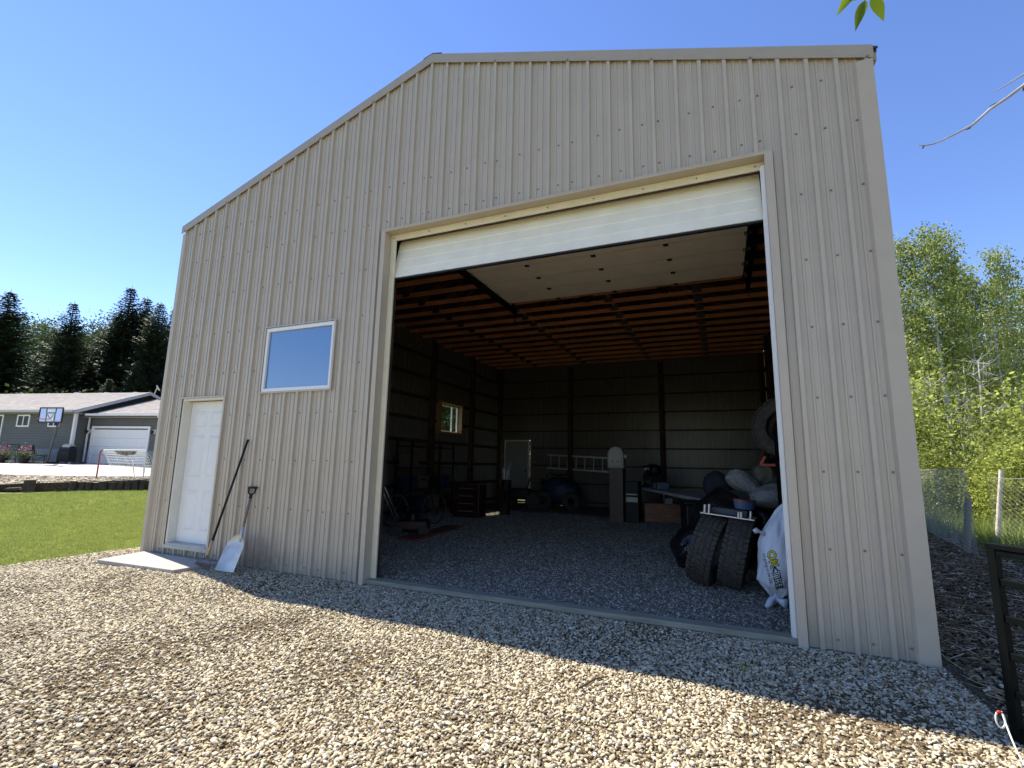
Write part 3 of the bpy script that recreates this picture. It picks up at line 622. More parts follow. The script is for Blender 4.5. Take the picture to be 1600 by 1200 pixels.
# back door
bdo = empty('back_door', (0, 0, 0)); bdo.parent = bld
MB().box(-4.22, -3.32, 12.10, 12.145, .12, 2.235).build('slab', mat('back_door_paint', (.30, .30, .29), .5, var=.05), bdo)
MB().box(-3.315, -3.285, 12.07, 12.16, .1, 2.265).box(-4.255, -4.225, 12.07, 12.16, .1, 2.265).box(-4.225, -3.315, 12.07, 12.16, 2.238, 2.265).build('frame', M_VINYL, bdo)
MB().lathe([(.012, 0), (.012, .04), (.028, .045), (.03, .06), (.02, .075), (0, .078)], 10, Matrix.Translation((-3.40, 12.10, 1.15)) @ Matrix.Rotation(PI/2, 4, 'X')).build('knob', M_BLACK, bdo, smooth=True)

# ------------------------------------------------------------------ things at the front
sa, sb_, sc_, sd_ = (-4.32, -.72), (-4.45, -.06), (-2.83, -.10), (-2.88, -.66)
b = MB(); b.prism([sa, sd_, sc_, sb_], Matrix.Translation((0, 0, .0)), .048); b.build('door_step_slab', M_SLAB, bevel=.008, label='flat concrete slab lying on the pebbles below the white walk door', cat='slab')
# garden rake : head on ground, handle leaning on wall
top = Vector((-2.645, -.035, 1.61)); foot = aty(323, 870, -.30)
rk = empty('garden_rake', foot, label='bow rake with black handle and wooden ferrule leaning beside the walk door', cat='rake')
T = top-foot; d = T.normalized()
MB().tube([d*.20, T], [.0155, .0135], 10).build('handle', M_BLACK, rk, smooth=True)
MB().tube([T, T+d*.03], [.016, .013], 10).build('end_cap', M_BLACK, rk, smooth=True)
MB().tube([d*.02, d*.20], [.017, .017], 10).build('ferrule', M_WOOD, rk, smooth=True)
side = Vector((1, -.25, 0)).normalized()
b = MB(); hd = Vector((0.02, -.05, -(foot.z-.085)))
for s_ in (-1, 1):
    b.tube([d*.03, d*-.02+side*.02*s_, side*.10*s_+Vector((0, -.01, -.02)), side*.185*s_+Vector((0, -.03, -.05)), side*.175*s_+hd], .0055, 6)
b.bar(hd-side*.20, hd+side*.20, .012, .02)
b.build('bow', M_IRON, rk)
b = MB()
for k in range(14): p = hd + side*(-.195+.03*k); b.tube([p, p+Vector((0, -.02, -.03)), p+Vector((0, -.02, -.055))], [.0045, .004, .002], 5)
b.build('tine', M_IRON, rk, kind='stuff')
# scoop shovel
top = Vector((-2.44, -.045, 1.02)); ft = Vector((-2.405, -.165, .45)); tip = Vector((-2.40, -.34, .03))
sh = empty('scoop_shovel', (tip.x, tip.y, 0), label='aluminium scoop shovel with black D-handle leaning on the ribbed wall', cat='shovel')
O = Vector((tip.x, tip.y, 0)); d = (top-ft).normalized()
MB().tube([ft-O, top-d*.10-O], [.016, .015], 10).build('shaft', mat('worn_wood', (.20, .13, .10), .6, var=.4, scale=20), sh, smooth=True)
MB().tube([ft-O-d*.10+Vector((0, .02, 0)), ft-O-d*.04, ft-O+d*.08], [.022, .02, .018], 10).build('socket', M_ALU, sh, smooth=True)
sx = Vector((1, .12, 0)).normalized(); t0 = top-d*.11-O; b = MB()
b.tube([t0-d*.04, t0+d*.02], [.02, .018], 10); b.tube([t0, t0+d*.03+sx*.045, t0+d*.10+sx*.058], [.012, .011, .012], 8); b.tube([t0, t0+d*.03-sx*.045, t0+d*.10-sx*.058], [.012, .011, .012], 8); b.tube([t0+d*.10-sx*.066, t0+d*.10+sx*.066], .014, 8)
b.build('grip', M_BLACK, sh, smooth=True)
# blade: dished scoop; local frame along blade
bt = Vector((-2.40, -.175, .43))-O; bb = Vector((-2.40, -.345, .02))-O
ax = (bb-bt).normalized(); Lb = (bb-bt).length*1.0; wv = Vector((1.0, -.10, .03)); wv = (wv-ax*wv.dot(ax)).normalized(); nb = wv.cross(ax).normalized()
if nb.y > 0: nb = -nb
b = MB(); NU, NV = 12, 10; vs = []
for i in range(NU+1):
    t = i/NU; wd_ = (.085+.085*min(1, t*3.2)) if t < .31 else .17
    wd_ = .05+.125*math.sin(min(1, t/.35)*PI/2)+.015*t
    for j in range(NV+1):
        s = -1+2*j/NV; dish = .045*(1-s*s)*(1-.55*t) ; lipz = .04*max(0, 1-t*4)
        vs.append(bt + ax*(Lb*t) + wv*(wd_*s) - nb*dish + nb*(lipz*.3) + nb*.02 - nb*.012*math.exp(-(s/.16)**2)*(1-t))
n1 = len(vs); vs += [v-nb*.003 for v in vs]
fs = [(i*(NV+1)+j, i*(NV+1)+j+1, (i+1)*(NV+1)+j+1, (i+1)*(NV+1)+j) for i in range(NU) for j in range(NV)]
fs += [tuple(n1+k for k in f[::-1]) for f in fs]
b.add(vs, fs).build('blade', M_ALU, sh, smooth=True)
# small twigs, stones and weed in the yard
wd0 = atz(1160, 1062, .0); b = MB()
for a, l in ((.3, .10), (1.5, .08), (2.6, .09), (3.9, .07), (5.2, .09)):
    q = Vector((math.cos(a), math.sin(a), 0)); n_ = Vector((-q.y, q.x, 0))*.008
    b.add([q*.0+Vector((0, 0, .05)), q*l*.5+n_+Vector((0, 0, .085)), q*l+Vector((0, 0, .07)), q*l*.5-n_+Vector((0, 0, .085))], [(0, 1, 2, 3)])
wd_ = empty('small_weed', (wd0.x, wd0.y, 0), label='tiny yellow green weed growing from shaded gravel by the doorway sill', cat='weed')
b.build('leaf', ML_WEED, wd_); MB().tube([(0, 0, -.01), (.004, 0, .05)], .0025, 5).build('stem', ML_WEED, wd_)
a = atz(1090, 1066, .01)
a = atz(905, 1075, .03); c = atz(950, 1058, .03)
MB().tube([(a.x, a.y, .03), ((a.x+c.x)/2, (a.y+c.y)/2+.01, .045), (c.x, c.y, .035)], [.007, .006, .003], 6).build('stick', M_BARKD, label='short brown stick lying on the sunlit pebbles', cat='stick')
# black gate panel
gp = Vector((4.585, -1.10, 0)); gate = empty('steel_gate', gp, label='black square tube steel gate panel at the right edge', cat='gate')
gd = Vector((.56, -.83, 0)).normalized(); gd = Vector((.085, -.122, 0)).normalized()
gw = 1.6; H = 1.0
ga = math.atan2(gd.y, gd.x); R_ = Matrix.Rotation(ga, 4, 'Z')
MB().box(-.022, .022, -.022, .022, -.02, H-.03, R_).build('gate_post', M_STEELB, gate, bevel=.004)
MB().box(.0225, gw, -.018, .018, H-.062, H-.031, R_).box(-.026, gw, -.024, .024, H-.0295, H+.0, R_).build('top_rail', M_STEELB, gate, bevel=.003)
for z in (.80, .615, .43, .245, .06): MB().box(.0225, gw-.0285, -.015, .015, z-.018, z+.018, R_).build('rail', M_STEELB, gate, bevel=.003)
MB().box(gw-.028, gw+.028, -.028, .028, -.02, H, R_).build('gate_post', M_STEELB, gate, bevel=.004)
# cord hooked on gate
p0 = atD(1565, 1112, 2.45); p1 = atD(1600, 1195, 2.15); pm = [p0+(p1-p0)*t+Vector((0, 0, -.02*math.sin(t*PI))) for t in [i/8 for i in range(9)]]
cr = empty('pull_cord', (p0.x, p0.y, 0), label='thin white cord with red tipped loop tied to the black gate', cat='cord')
o = Vector((p0.x, p0.y, 0))
MB().tube([p-o for p in pm], .0035, 6).build('line', mat('white_cord', (.7, .68, .62), .7), cr, smooth=True)
lp = [p0-o+Vector((.018*math.cos(a)-.012, -.01, .038*math.sin(a)-.035)) for a in [PI*2*k/14 for k in range(15)]]
MB().tube(lp, .004, 6).build('loop', mat('white_cord', (.7, .68, .62), .7), cr, smooth=True)
MB().tube([lp[2], lp[3], lp[4], lp[5]], .0055, 6).build('red_tip', M_RED, cr, smooth=True)

# ------------------------------------------------------------------ wire fence on the right
def fence_seg(name, P, Q, zP, zQ, hP, hQ, label, cell=.10, wire=.0021, base=.12):
    e = empty(name, P, label=label, cat='fence'); b = MB(); L_ = (Q-P).length; d = (Q-P).normalized(); nx = int(L_/cell); H_ = (hP+hQ)/2; ny = int((H_-base)/cell)
    def pt(i, j):
        s = i*cell/2; t = min(1, s/L_); z = (1-t)*(zP+hP)+t*(zQ+hQ) - (ny*2-j)*cell/2*1.05
        off = d.cross(Vector((0, 0, 1)))*(.012*math.sin(s*3.1)*math.cos(z*2.7)+.002*((i+j) % 2))
        return d*s+off+Vector((0, 0, z))
    for k in range(-ny*2, nx*2+1, 2):
        for s_ in (1, -1):
            pts = []
            for j in range(0, ny*2+1):
                i = k+j if s_ > 0 else k+ny*2-j
                if 0 <= i <= nx*2: pts.append(pt(i, j))
            if len(pts) > 1: b.tube(pts, wire, 3, cap=False)
    b.build('chain_link_mesh', mat('grey_wire', (.42, .42, .40), .6, .0), e, kind='stuff')
    MB().tube([Vector((0, 0, zP+hP)), d*L_+Vector((0, 0, zQ+hQ))], .004, 6).build('top_wire', MATS['grey_wire'], e)
    return e
fl = Vector((7.60, 10.8, 0)); f1 = Vector((6.95, 6.35, 0)); f2 = Vector((7.99, 7.95, 0)); f3 = Vector((10.6, 4.3, 0))
e = fence_seg('chain_link_fence', fl, Vector((6.82, 5.45, 0)), 0, 0, 1.42, 1.46, 'grey chain link fence section between two posts beside the mulch')
M_POST = mat('weathered_post', (.20, .18, .14), .9, var=.35, scale=10, stretch=(1, 1, .2), bump=.4)
MB().tube([(0, 0, -.1), (0, 0, 1.42)], .03, 10).build('post', M_GALV, e)
MB().tube([tuple(f1-fl+Vector((.02, 0, -.1))), tuple(f1-fl+Vector((.15, 0, .96)))], .05, 10).build('post', M_POST, e)
e3 = fence_seg('chain_link_fence', f2, f3, 0, 0, 1.3, 1.3, 'chain link fence section running right from the pale post behind the gate', cell=.09, wire=.002)
MB().tube([(0, 0, -.1), (.12, .02, .7), (.24, .03, 1.46)], [.042, .038, .034], 10).build('post', mat('pale_post', (.52, .48, .41), .85, var=.3, scale=9, bump=.3), e3)
MB().tube([tuple(f3-f2+Vector((0, 0, -.1))), tuple(f3-f2+Vector((0, 0, 1.4)))], .045, 10).build('post', M_POST, e3)

# ------------------------------------------------------------------ inside: right hand pile
def tyre_mesh(R, W, rim_r, nb=44, seed=0, tread=.012):
    """tyre with axis along local X, centred on origin: carcass + blocks"""
    b = MB(); n = 64; h = W/2
    prof = [(rim_r, -h*.72), (rim_r+.015, -h*.86), (rim_r+(R-rim_r)*.5, -h*1.0), (R-.035, -h*.93), (R-.012, -h*.80), (R-.006, -h*.4), (R-.005, 0), (R-.006, h*.4), (R-.012, h*.80), (R-.035, h*.93), (rim_r+(R-rim_r)*.5, h), (rim_r+.015, h*.86), (rim_r, h*.72), (rim_r+.02, h*.5), (R-.04, h*.6), (R-.04, -h*.6), (rim_r+.02, -h*.5), (rim_r, -h*.72)]
    b.lathe(prof, n, Matrix.Rotation(PI/2, 4, 'Y'))
    b.f = [f for f in b.f if len(f) == 4]
    t = MB(); rr = random.Random(seed)
    def blk(x0, x1, a0, a1, sk):
        vs = []
        for rad in (R-.016, R+tread*.5):
            for x, a in ((x0, a0), (x1, a0+sk), (x1, a1+sk), (x0, a1)):
                k = 1 if abs(x) < h*.72 else .985
                vs.append(Vector((x, rad*k*math.cos(a), rad*k*math.sin(a))))
        t.add(vs, [(3, 2, 1, 0), (4, 5, 6, 7), (0, 1, 5, 4), (1, 2, 6, 5), (2, 3, 7, 6), (3, 0, 4, 7)])
    for k in range(nb):
        st = 2*PI/nb; a = k*st
        for c, (xa, xb, sk) in enumerate(((-.96, -.62, .25), (-.56, -.22, -.5), (-.16, .16, .5), (.22, .56, .5), (.62, .96, -.25))):
            jit = rr.uniform(-.1, .1)*st; a_ = a + (st*.5 if c % 2 else 0) + jit
            blk(xa*h, xb*h, a_, a_+st*.76, sk*st)
    return b, t
def tyre(name, loc, rot, R, W, rim_r, label, seed=0, nb=44):
    e = empty(name, loc, rot=rot, label=label, cat='tyre'); b, t = tyre_mesh(R, W, rim_r, nb, seed)
    c = b.build('carcass', M_RUB, e, smooth=True); t.build('tread_blocks', M_RUB, e, kind='stuff'); return e
tyre('tyre', (3.035, 1.82, .425), Euler((0, math.radians(16), math.radians(-12))), .41, .275, .215, 'left of the two worn tyres standing together on the grey gravel', 1)
tyre('tyre', (3.335, 1.79, .42), Euler((0, math.radians(13), math.radians(-7))), .41, .265, .215, 'right of the two standing tyres, next to the white plastic bag', 2)
tyre('tyre', (4.05, 2.9, 1.95), Euler((0, math.radians(12), math.radians(58))), .42, .27, .23, 'big knobbly tyre up on the rack above the pile by the right wall', 3, nb=30)
# rack
rk2 = empty('wall_rack', (4.1, 3.1, 0), label='dark steel rack against the right wall carrying the upper tyre', cat='rack')
for x in (-.22, .26):
    for y in (-.6, .6): MB().box(x-.02, x+.02, y-.02, y+.02, 0, 1.9).build('leg', M_STEELB, rk2)
for z in (.8, 1.50): MB().box(-.24, .28, -.62, .62, z, z+.025).build('shelf', M_STEELB, rk2)
# tray with fittings on tyres
tr = empty('metal_tray', (3.27, 1.80, .825), rz=-.10, rot=Euler((0, math.radians(5), -.12)), label='flat aluminium plate with short posts resting on the two tyres', cat='tray')
MB().box(-.29, .29, -.20, .16, 0, .016).build('plate', M_GALV, tr, bevel=.003)
for x, y, h in ((-.245, -.17, .09), (-.20, -.15, .10), (-.255, -.10, .07), (.15, -.17, .06), (.245, -.165, .085), (.12, -.16, .055)):
    MB().tube([(x, y, .0165), (x, y, .0165+h)], .016, 12).build('post', M_GALV, tr)
MB().box(-.16, .20, -.06, .14, .0165, .085).build('inner_block', mat('dark_blue_plastic', (.02, .035, .05), .5), tr, bevel=.006)
tb_ = empty('lidded_tub', (3.44, 1.87, .905), rz=.2, rot=Euler((0, math.radians(5), .2)), label='blue plastic tub with a dark red lid on the metal plate', cat='tub')
MB().lathe([(.085, 0), (.10, .095), (.104, .095)], 24, sx=1.25, sy=.8).build('tub', mat('blue_tub', (.05, .09, .18), .4), tb_, smooth=False)
MB().lathe([(.108, .095), (.108, .11), (.09, .118), (0, .118)], 24, sx=1.25, sy=.8).build('lid', mat('dark_red_lid', (.16, .012, .015), .4), tb_)
# white bag with print
def blob(name, loc, size, seed, material, parent=None, amp=.12, fr_=3.0, sub=4, flatbottom=True, rot=None, squash=None, **kw):
    r = random.Random(seed); bm = bmesh.new(); bmesh.ops.create_icosphere(bm, subdivisions=sub, radius=1)
    ph = [Vector((r.uniform(-1, 1), r.uniform(-1, 1), r.uniform(-1, 1))).normalized()*fr_*r.uniform(.6, 2.2) for _ in range(9)]; of = [r.uniform(0, 6) for _ in range(9)]
    for v in bm.verts:
        k = sum(math.sin(v.co.dot(p)+o)/(1+.25*i) for i, (p, o) in enumerate(zip(ph, of)))/4
        k2 = abs(math.sin(v.co.dot(ph[1]*2.3)+of[2]))*.35
        c = v.co*(1+amp*(k+k2))
        v.co = Vector((c.x*size[0], c.y*size[1], max(-.92, c.z)*size[2] if flatbottom else c.z*size[2]))
        if squash: v.co = squash(v.co)
    me = bpy.data.meshes.new(name); bm.to_mesh(me); bm.free(); me.materials.append(material); me.shade_smooth()
    o = bpy.data.objects.new(name, me); COL.objects.link(o); o.location = loc
    if rot: o.rotation_euler = rot
    if parent: o.parent = parent
    tag(o, **kw); return o
bagc = Vector((3.83, 1.28, .56))
bag = empty('plastic_bag', (3.83, 1.28, 0), label='white plastic tyre bag printed with yellow and black lettering beside the doorway', cat='bag')
BAGP = [(1222, 789, .03), (1212, 799, .07), (1203, 812, .12), (1192, 830, .17), (1186, 850, .20), (1185, 872, .215), (1184, 892, .21), (1184, 906, .19), (1193, 918, .14), (1203, 928, .08), (1211, 934, .03)]
def bag_surface():
    bm = bmesh.new(); NA = 72; rows = []; NS = 60
    for i in range(NS+1):
        t = i/NS*(len(BAGP)-1); k = min(len(BAGP)-2, int(t)); f = t-k; A, B = BAGP[k], BAGP[k+1]; f2 = f*f*(3-2*f)*.5+f*.5
        u, v, w_ = [A[j]+(B[j]-A[j])*(f if j < 2 else f2) for j in range(3)]
        p = aty(u, v, 1.20)-Vector((3.83, 1.28, 0)); c = p + Vector((w_*.98, .02, 0)); row = []
        e = abs(2*i/NS-1)
        for j in range(NA):
            a_ = 2*PI*j/NA; pl = (.02+.16*e**3)*math.sin(9*a_+2.2*math.sin(i*.21)+1)+(.012+.06*e**2)*math.sin(17*a_+i*.16)+.025*math.sin(3*a_+i*.23)+.018*math.sin(5*a_-i*.4)
            r_ = w_*(1+pl); row.append(bm.verts.new(c+Vector((math.cos(a_)*r_, math.sin(a_)*r_*.95, .012*math.sin(4*a_+i*.3)))))
        rows.append(row)
    for i in range(NS):
        for j in range(NA): bm.faces.new((rows[i][j], rows[i+1][j], rows[i+1][(j+1) % NA], rows[i][(j+1) % NA]))
    bm.faces.new(rows[0]); bm.faces.new(rows[-1][::-1]); bmesh.ops.recalc_face_normals(bm, faces=bm.faces)
    me = bpy.data.meshes.new('bag_body'); bm.to_mesh(me); bm.free(); me.materials.append(M_BAG); me.shade_smooth(); return me
body = put('bag_body', bag_surface(), bag)
b = MB(); BO = Vector((3.83, 1.28, 0)); kn = aty(1211, 934, 1.17)-BO; k2 = aty(1187, 831, 1.15)-BO
b.tube([kn+Vector((.06, .05, .05)), kn, kn+Vector((-.03, -.02, -.01)), aty(1202, 944, 1.12)-BO, aty(1197, 949, 1.10)-BO], [.07, .022, .030, .034, .018], 9)
b.tube([kn, kn+Vector((.05, -.0, -.03)), aty(1230, 944, 1.12)-BO], [.02, .03, .05], 9)
b.tube([k2+Vector((.05, .0, -.02)), k2, k2+Vector((-.03, -.01, .015)), k2+Vector((-.055, -.02, .0))], [.035, .014, .03, .022], 8)
b.build('knot', M_BAG, bag, smooth=True)
bvh = BVHTree.FromPolygons([tuple(v.co) for v in body.data.vertices], [tuple(p.vertices) for p in body.data.polygons])
def lettering(text, size, off, material, name, along, across, lift, shear=0):
    cu = bpy.data.curves.new('t', 'FONT'); cu.body = text; cu.size = size; cu.offset = off; cu.resolution_u = 3; cu.shear = shear
    to = bpy.data.objects.new('t', cu); COL.objects.link(to); bpy.context.view_layer.update()
    me = bpy.data.meshes.new_from_object(to.evaluated_get(bpy.context.evaluated_depsgraph_get())); bpy.data.objects.remove(to)
    bm = bmesh.new(); bm.from_mesh(me); bmesh.ops.triangulate(bm, faces=bm.faces)
    for _ in range(3):
        long = [e for e in bm.edges if e.calc_length() > 3.0]
        if long: bmesh.ops.subdivide_edges(bm, edges=long, cuts=1); bmesh.ops.triangulate(bm, faces=bm.faces)
    for v in bm.verts:
        x = v.co.x+along; y = v.co.y+across
        d_ = ray(1202+x*.239+y*.971, 864+x*.971-y*.239).normalized(); o_ = CP-BO
        hit = bvh.ray_cast(o_, d_)
        v.co = (hit[0] - d_*lift) if hit[0] is not None else o_+d_*6.0
    bm.to_mesh(me); bm.free(); me.materials.clear(); me.materials.append(material)
    return put(name, me, bag)
M_INK = mat('black_ink', (.012, .012, .012), .5, var=.05); M_YEL = mat('yellow_ink', (.75, .62, .02), .5, var=.05); M_WINK = mat('white_ink', (.8, .8, .8), .5, var=.02)
lettering('OK', 18, 1.2, M_INK, 'print', -3, -3, .004); lettering('OK', 18, .25, M_YEL, 'print', -3, -3, .008)
lettering('<', 19, .5, M_INK, 'print', 21, -4, .005); lettering('TIRE', 14, 1.3, M_INK, 'print', 30, -2, .004); lettering('TIRE', 14, -.1, M_WINK, 'print', 30, -2, .008)
lettering("it's going to be OK", 6.4, .05, M_INK, 'print', -2, -10.5, .004, .3)
blob('red_rag', (3.93, .93, .09), (.05, .06, .08), 5, M_RED, amp=.2, label='small red rag at the foot of the white bag', cat='rag')
# black garbage bags, bins, cushions
blob('garbage_bag', (2.83, 2.75, .27), (.30, .28, .30), 31, M_GBAG, amp=.22, fr_=4, label='shiny black garbage bag low on the gravel left of the standing tyres', cat='bag')
blob('garbage_bag', (3.2, 3.0, .52), (.42, .42, .56), 32, M_GBAG, amp=.16, fr_=4, label='large black garbage bag behind the two standing tyres', cat='bag')
blob('garbage_bag', (3.75, 3.9, .45), (.40, .5, .5), 33, M_GBAG, amp=.18, fr_=4, label='black garbage bag at the back of the pile near the right wall', cat='bag')
bn = empty('storage_bin', (2.92, 4.0, 0), rz=.25, label='tall black plastic storage bin behind the garbage bags', cat='bin')
MB().prism([(-.33, -.28), (.33, -.28), (.33, .28), (-.33, .28)], Matrix.Translation((0, 0, .02)), .78).build('bin_body', M_BLACK, bn, bevel=.02); MB().prism([(-.36, -.31), (.36, -.31), (.36, .31), (-.36, .31)], Matrix.Translation((0, 0, .802)), .05).build('lid', M_BLACK, bn, bevel=.015)
blob('grey_cushion', (3.50, 3.35, 1.18), (.24, .17, .13), 41, M_CLOTH, amp=.30, label='left grey fabric bundle on top of the pile', cat='cushion', rot=Euler((0, .5, .4)), flatbottom=False)
blob('grey_cushion', (3.80, 3.2, 1.02), (.27, .2, .15), 42, M_CLOTH, amp=.28, label='lower grey fabric bundle beside the doorway edge', cat='cushion', rot=Euler((0, -.2, .2)), flatbottom=False)
blob('grey_cushion', (3.80, 3.55, 1.28), (.2, .17, .17), 43, mat('olive_fabric', (.13, .13, .10), .9, var=.3), amp=.3, label='dark olive bundle under the upper tyre', cat='cushion', flatbottom=False)
blob('backpack', (3.12, 3.9, 1.10), (.2, .16, .24), 44, mat('navy_fabric', (.02, .022, .035), .85, var=.3), amp=.12, label='dark navy backpack slumped on the storage bin', cat='backpack', flatbottom=False)
rd = empty('red_strap', (3.84, 3.25, 1.44), label='bright red plastic clamp hanging under the upper tyre', cat='clamp')
MB().bar((-.12, -.1, 0), (.12, -.12, 0), .05, .03).bar((-.12, -.1, 0), (-.05, -.11, .12), .04, .03).bar((.08, -.12, 0), (.12, -.12, .12), .04, .03).build('clamp', M_RED, rd)
# ------------------------------------------------------------------ inside: middle group
cb = empty('tall_cabinet', (.76, 7.85, 0), label='tall narrow brown machine cabinet with rounded grey housing on top', cat='cabinet')
MB().box(-.17, .17, -.18, .22, 0, 1.33).build('column', M_BROWN, cb, bevel=.008)
poly = [(-.20, 0), (.20, 0), (.20, .34)] + [(.20*math.cos(a), .34+.20*math.sin(a)) for a in [PI*k/10 for k in range(1, 10)]] + [(-.20, .34)]
MB().prism(poly, Matrix.Translation((0, .12, 1.335)) @ Matrix.Rotation(PI/2, 4, 'X'), .34).build('housing', M_GREY, cb, bevel=.015)
poly2 = [(x*.8, .05+z*.85) for x, z in poly]; MB().prism(poly2, Matrix.Translation((0, -.221, 1.335)) @ Matrix.Rotation(PI/2, 4, 'X'), .02).build('cover', mat('pale_grey_plastic', (.52, .52, .47), .5), cb, bevel=.008)
for x in (-.07, .07): MB().lathe([(.016, 0), (.016, .012), (0, .014)], 10, Matrix.Translation((x, -.2415, 1.50)) @ Matrix.Rotation(PI/2, 4, 'X')).build('vent_hole', M_BLACK, cb)
MB().box(-.235, -.202, -.1, -.05, 1.55, 1.6).box(.202, .26, -.12, -.04, 1.58, 1.68).build('latch', M_GREY, cb)
MB().box(-.55, -.16, -.30, .15, .0, .03).build('foot_plate', M_GREY, cb)
dr = empty('drawer_cabinet', (1.12, 8.0, 0), label='black drawer cabinet with two pale labels beside the brown cabinet', cat='cabinet')
MB().box(-.16, .16, -.2, .3, 0, 1.02).build('carcass', M_BLACK, dr, bevel=.006)
for k in range(4): MB().box(-.15, .15, -.214, -.2005, .06+.24*k, .27+.24*k).build('drawer', M_BLACK, dr, bevel=.004)
MB().box(-.14, .13, -.222, -.215, .69, .72).box(-.14, .14, -.222, -.215, .52, .64).build('label_plate', mat('pale_label', (.6, .58, .5), .5), dr)
tl_ = atz(996, 760, .86); tr_ = atz(1078, 776, .86)
ta = math.atan2(tr_.y-tl_.y, tr_.x-tl_.x); tw = (tr_-tl_).length
tbm = empty('work_table', (tl_.x, tl_.y, 0), rz=ta, label='long work table with a white edge in the middle of the shop', cat='table')
MB().box(0, tw+.5, 0, .75, .80, .86).build('table_top', mat('white_table_edge', (.55, .56, .55), .5), tbm, bevel=.004)
for x in (.05, tw+.42):
    for y in (.05, .68): MB().box(x-.02, x+.02, y-.02, y+.02, 0, .799).build('leg', M_GALV, tbm)
wdn = atz(1010, 812, 0)
ch = empty('wooden_chest', (1.36, 8.17, 0), rz=.22, label='low chest with striped brown wood front under the table', cat='chest')
MB().box(0, 1.0, -.1, .35, .04, .46).build('chest_body', M_WSTR, ch, bevel=.006); MB().box(-.01, 1.01, -.11, .36, .462, .485).build('lid', M_WSTR, ch, bevel=.004)
MB().box(.25, .42, .0, .14, .487, .62).build('paper_bag', mat('pale_blue_paper', (.35, .42, .5), .7), None, label='small pale blue carton standing on the wooden chest', cat='carton')
pbx = bpy.data.objects['paper_bag']; pbx.location = (1.62, 8.16, 0); pbx.rotation_euler = (0, 0, .22)
def helmet(loc, rz, label):
    e = empty('helmet', loc, rz=rz, label=label, cat='helmet'); b = MB()
    prof = [(.10, 0), (.135, .05), (.15, .12), (.145, .19), (.12, .245), (.07, .28), (0, .29)]
    b.lathe(prof, 20, sx=.9, sy=1.1); b.build('shell', M_BLACK, e, smooth=True)
    MB().add([(-.10, -.15, .05), (.10, -.15, .05), (.07, -.22, .02), (-.07, -.22, .02), (-.10, -.14, .0), (.10, -.14, .0)], [(0, 1, 2, 3), (3, 2, 5, 4)]).build('chin_bar', M_BLACK, e)
    MB().add([(-.11, -.10, .215), (.11, -.10, .215), (.12, -.24, .25), (-.12, -.24, .25), (-.11, -.10, .225), (.11, -.10, .225), (.12, -.24, .258), (-.12, -.24, .258)], [(0, 3, 2, 1), (4, 5, 6, 7), (2, 3, 7, 6), (0, 1, 5, 4), (0, 4, 7, 3), (1, 2, 6, 5)]).build('peak', M_BLACK, e)
    b = MB()
    for s_ in (-1, 1): b.prism([(s_*.02, .13), (s_*.085, .16), (s_*.095, .20), (s_*.05, .20)][::s_], Matrix.Translation((0, -.155, 0)) @ Matrix.Rotation(PI/2, 4, 'X'), .02)
    b.build('graphic', M_VINYL, e)
hb = Vector((math.cos(ta), math.sin(ta), 0)); hn = Vector((-hb.y, hb.x, 0))
T0 = Vector((tl_.x, tl_.y, .862))
for k, (a_, lab) in enumerate(((.12, 'left'), (.50, 'right'))):
    q = T0+hb*a_+hn*.35
    e = empty('hard_case', q, rz=ta, label=f'{lab} black hard case with yellow marks on the work table under a helmet', cat='case')
    MB().box(-.16, .16, -.18, .18, 0, .30).build('shell', M_BLACK, e, bevel=.02); MB().box(-.08, .07, -.186, -.181, .10, .16).build('marking', mat('dull_yellow', (.4, .36, .15), .5), e)
    helmet(q+Vector((0, 0, .302)), ta+.15-.3*k, f'{lab} black motocross helmet with white patches on top of its case')
for k, (a_, w_, h_) in enumerate(((.95, .3, .12), (1.35, .22, .16))):
    q = T0+hb*a_+hn*.3
    e = empty('plastic_tub', q, rz=ta, label=('wide' if k == 0 else 'tall')+' clear blue plastic tub of small tools on the work table', cat='tub')
    MB().box(-w_/2, w_/2, -.13, .13, 0, h_).build('tub', mat('clear_blue_plastic', (.12, .17, .22), .25), e, bevel=.01); MB().box(-w_/2-.01, w_/2+.01, -.14, .14, h_+.001, h_+.018).build('lid', M_BLACK, e, bevel=.004)
# ladder on back wall
ld = empty('aluminium_ladder', (-2.55, 11.98, 1.28), label='aluminium ladder hung sideways on the back wall', cat='ladder')
for z in (0, .46): MB().box(0, 2.6, -.03, .03, z-.03, z+.03, Matrix.Rotation(.04, 4, 'Y')).build('rail', M_GALV, ld)
for k in range(8): MB().box(.12+.31*k, .15+.31*k, -.02, .02, .031, .429, Matrix.Rotation(.04, 4, 'Y')).build('rung', M_GALV, ld)
for k in range(5): MB().tube([(-.95+.62*k, 12.08, 3.16), (-.95+.62*k, 12.0, 3.16), (-.95+.62*k, 12.0, 3.10)], .008, 6).build('tool_hook', M_BLACK, bld)
# ------------------------------------------------------------------ inside: back and left, nearly lost in the dark
at_ = empty('covered_quad_bike', (-1.6, 10.6, 0), label='quad bike under a dark blue cover at the back wall', cat='quad bike')
blob('cover', (0, 0, .58), (.62, .45, .42), 51, M_BLUE, at_, amp=.14, fr_=2.5)
MB().tube([(-.45, -.1, .98), (-.35, -.12, 1.12), (0, -.12, 1.06), (.35, -.12, 1.12), (.45, -.1, .98)], .02, 8).build('handlebar', M_BLACK, at_)
for x in (-.45, .45):
    for y in (-.35, .35):
        b, t = tyre_mesh(.27, .2, .12, 16, 4, .02); q = b.build('wheel', M_RUB, at_, smooth=True); q.location = (x, y, .27); q.rotation_euler = (0, 0, PI/2)
        q2 = t.build('tread_blocks', M_RUB, q, kind='stuff')
mw = empty('ride_on_mower', (-2.9, 10.3, 0), rz=.2, label='dark ride-on mower in front of the back door', cat='mower')
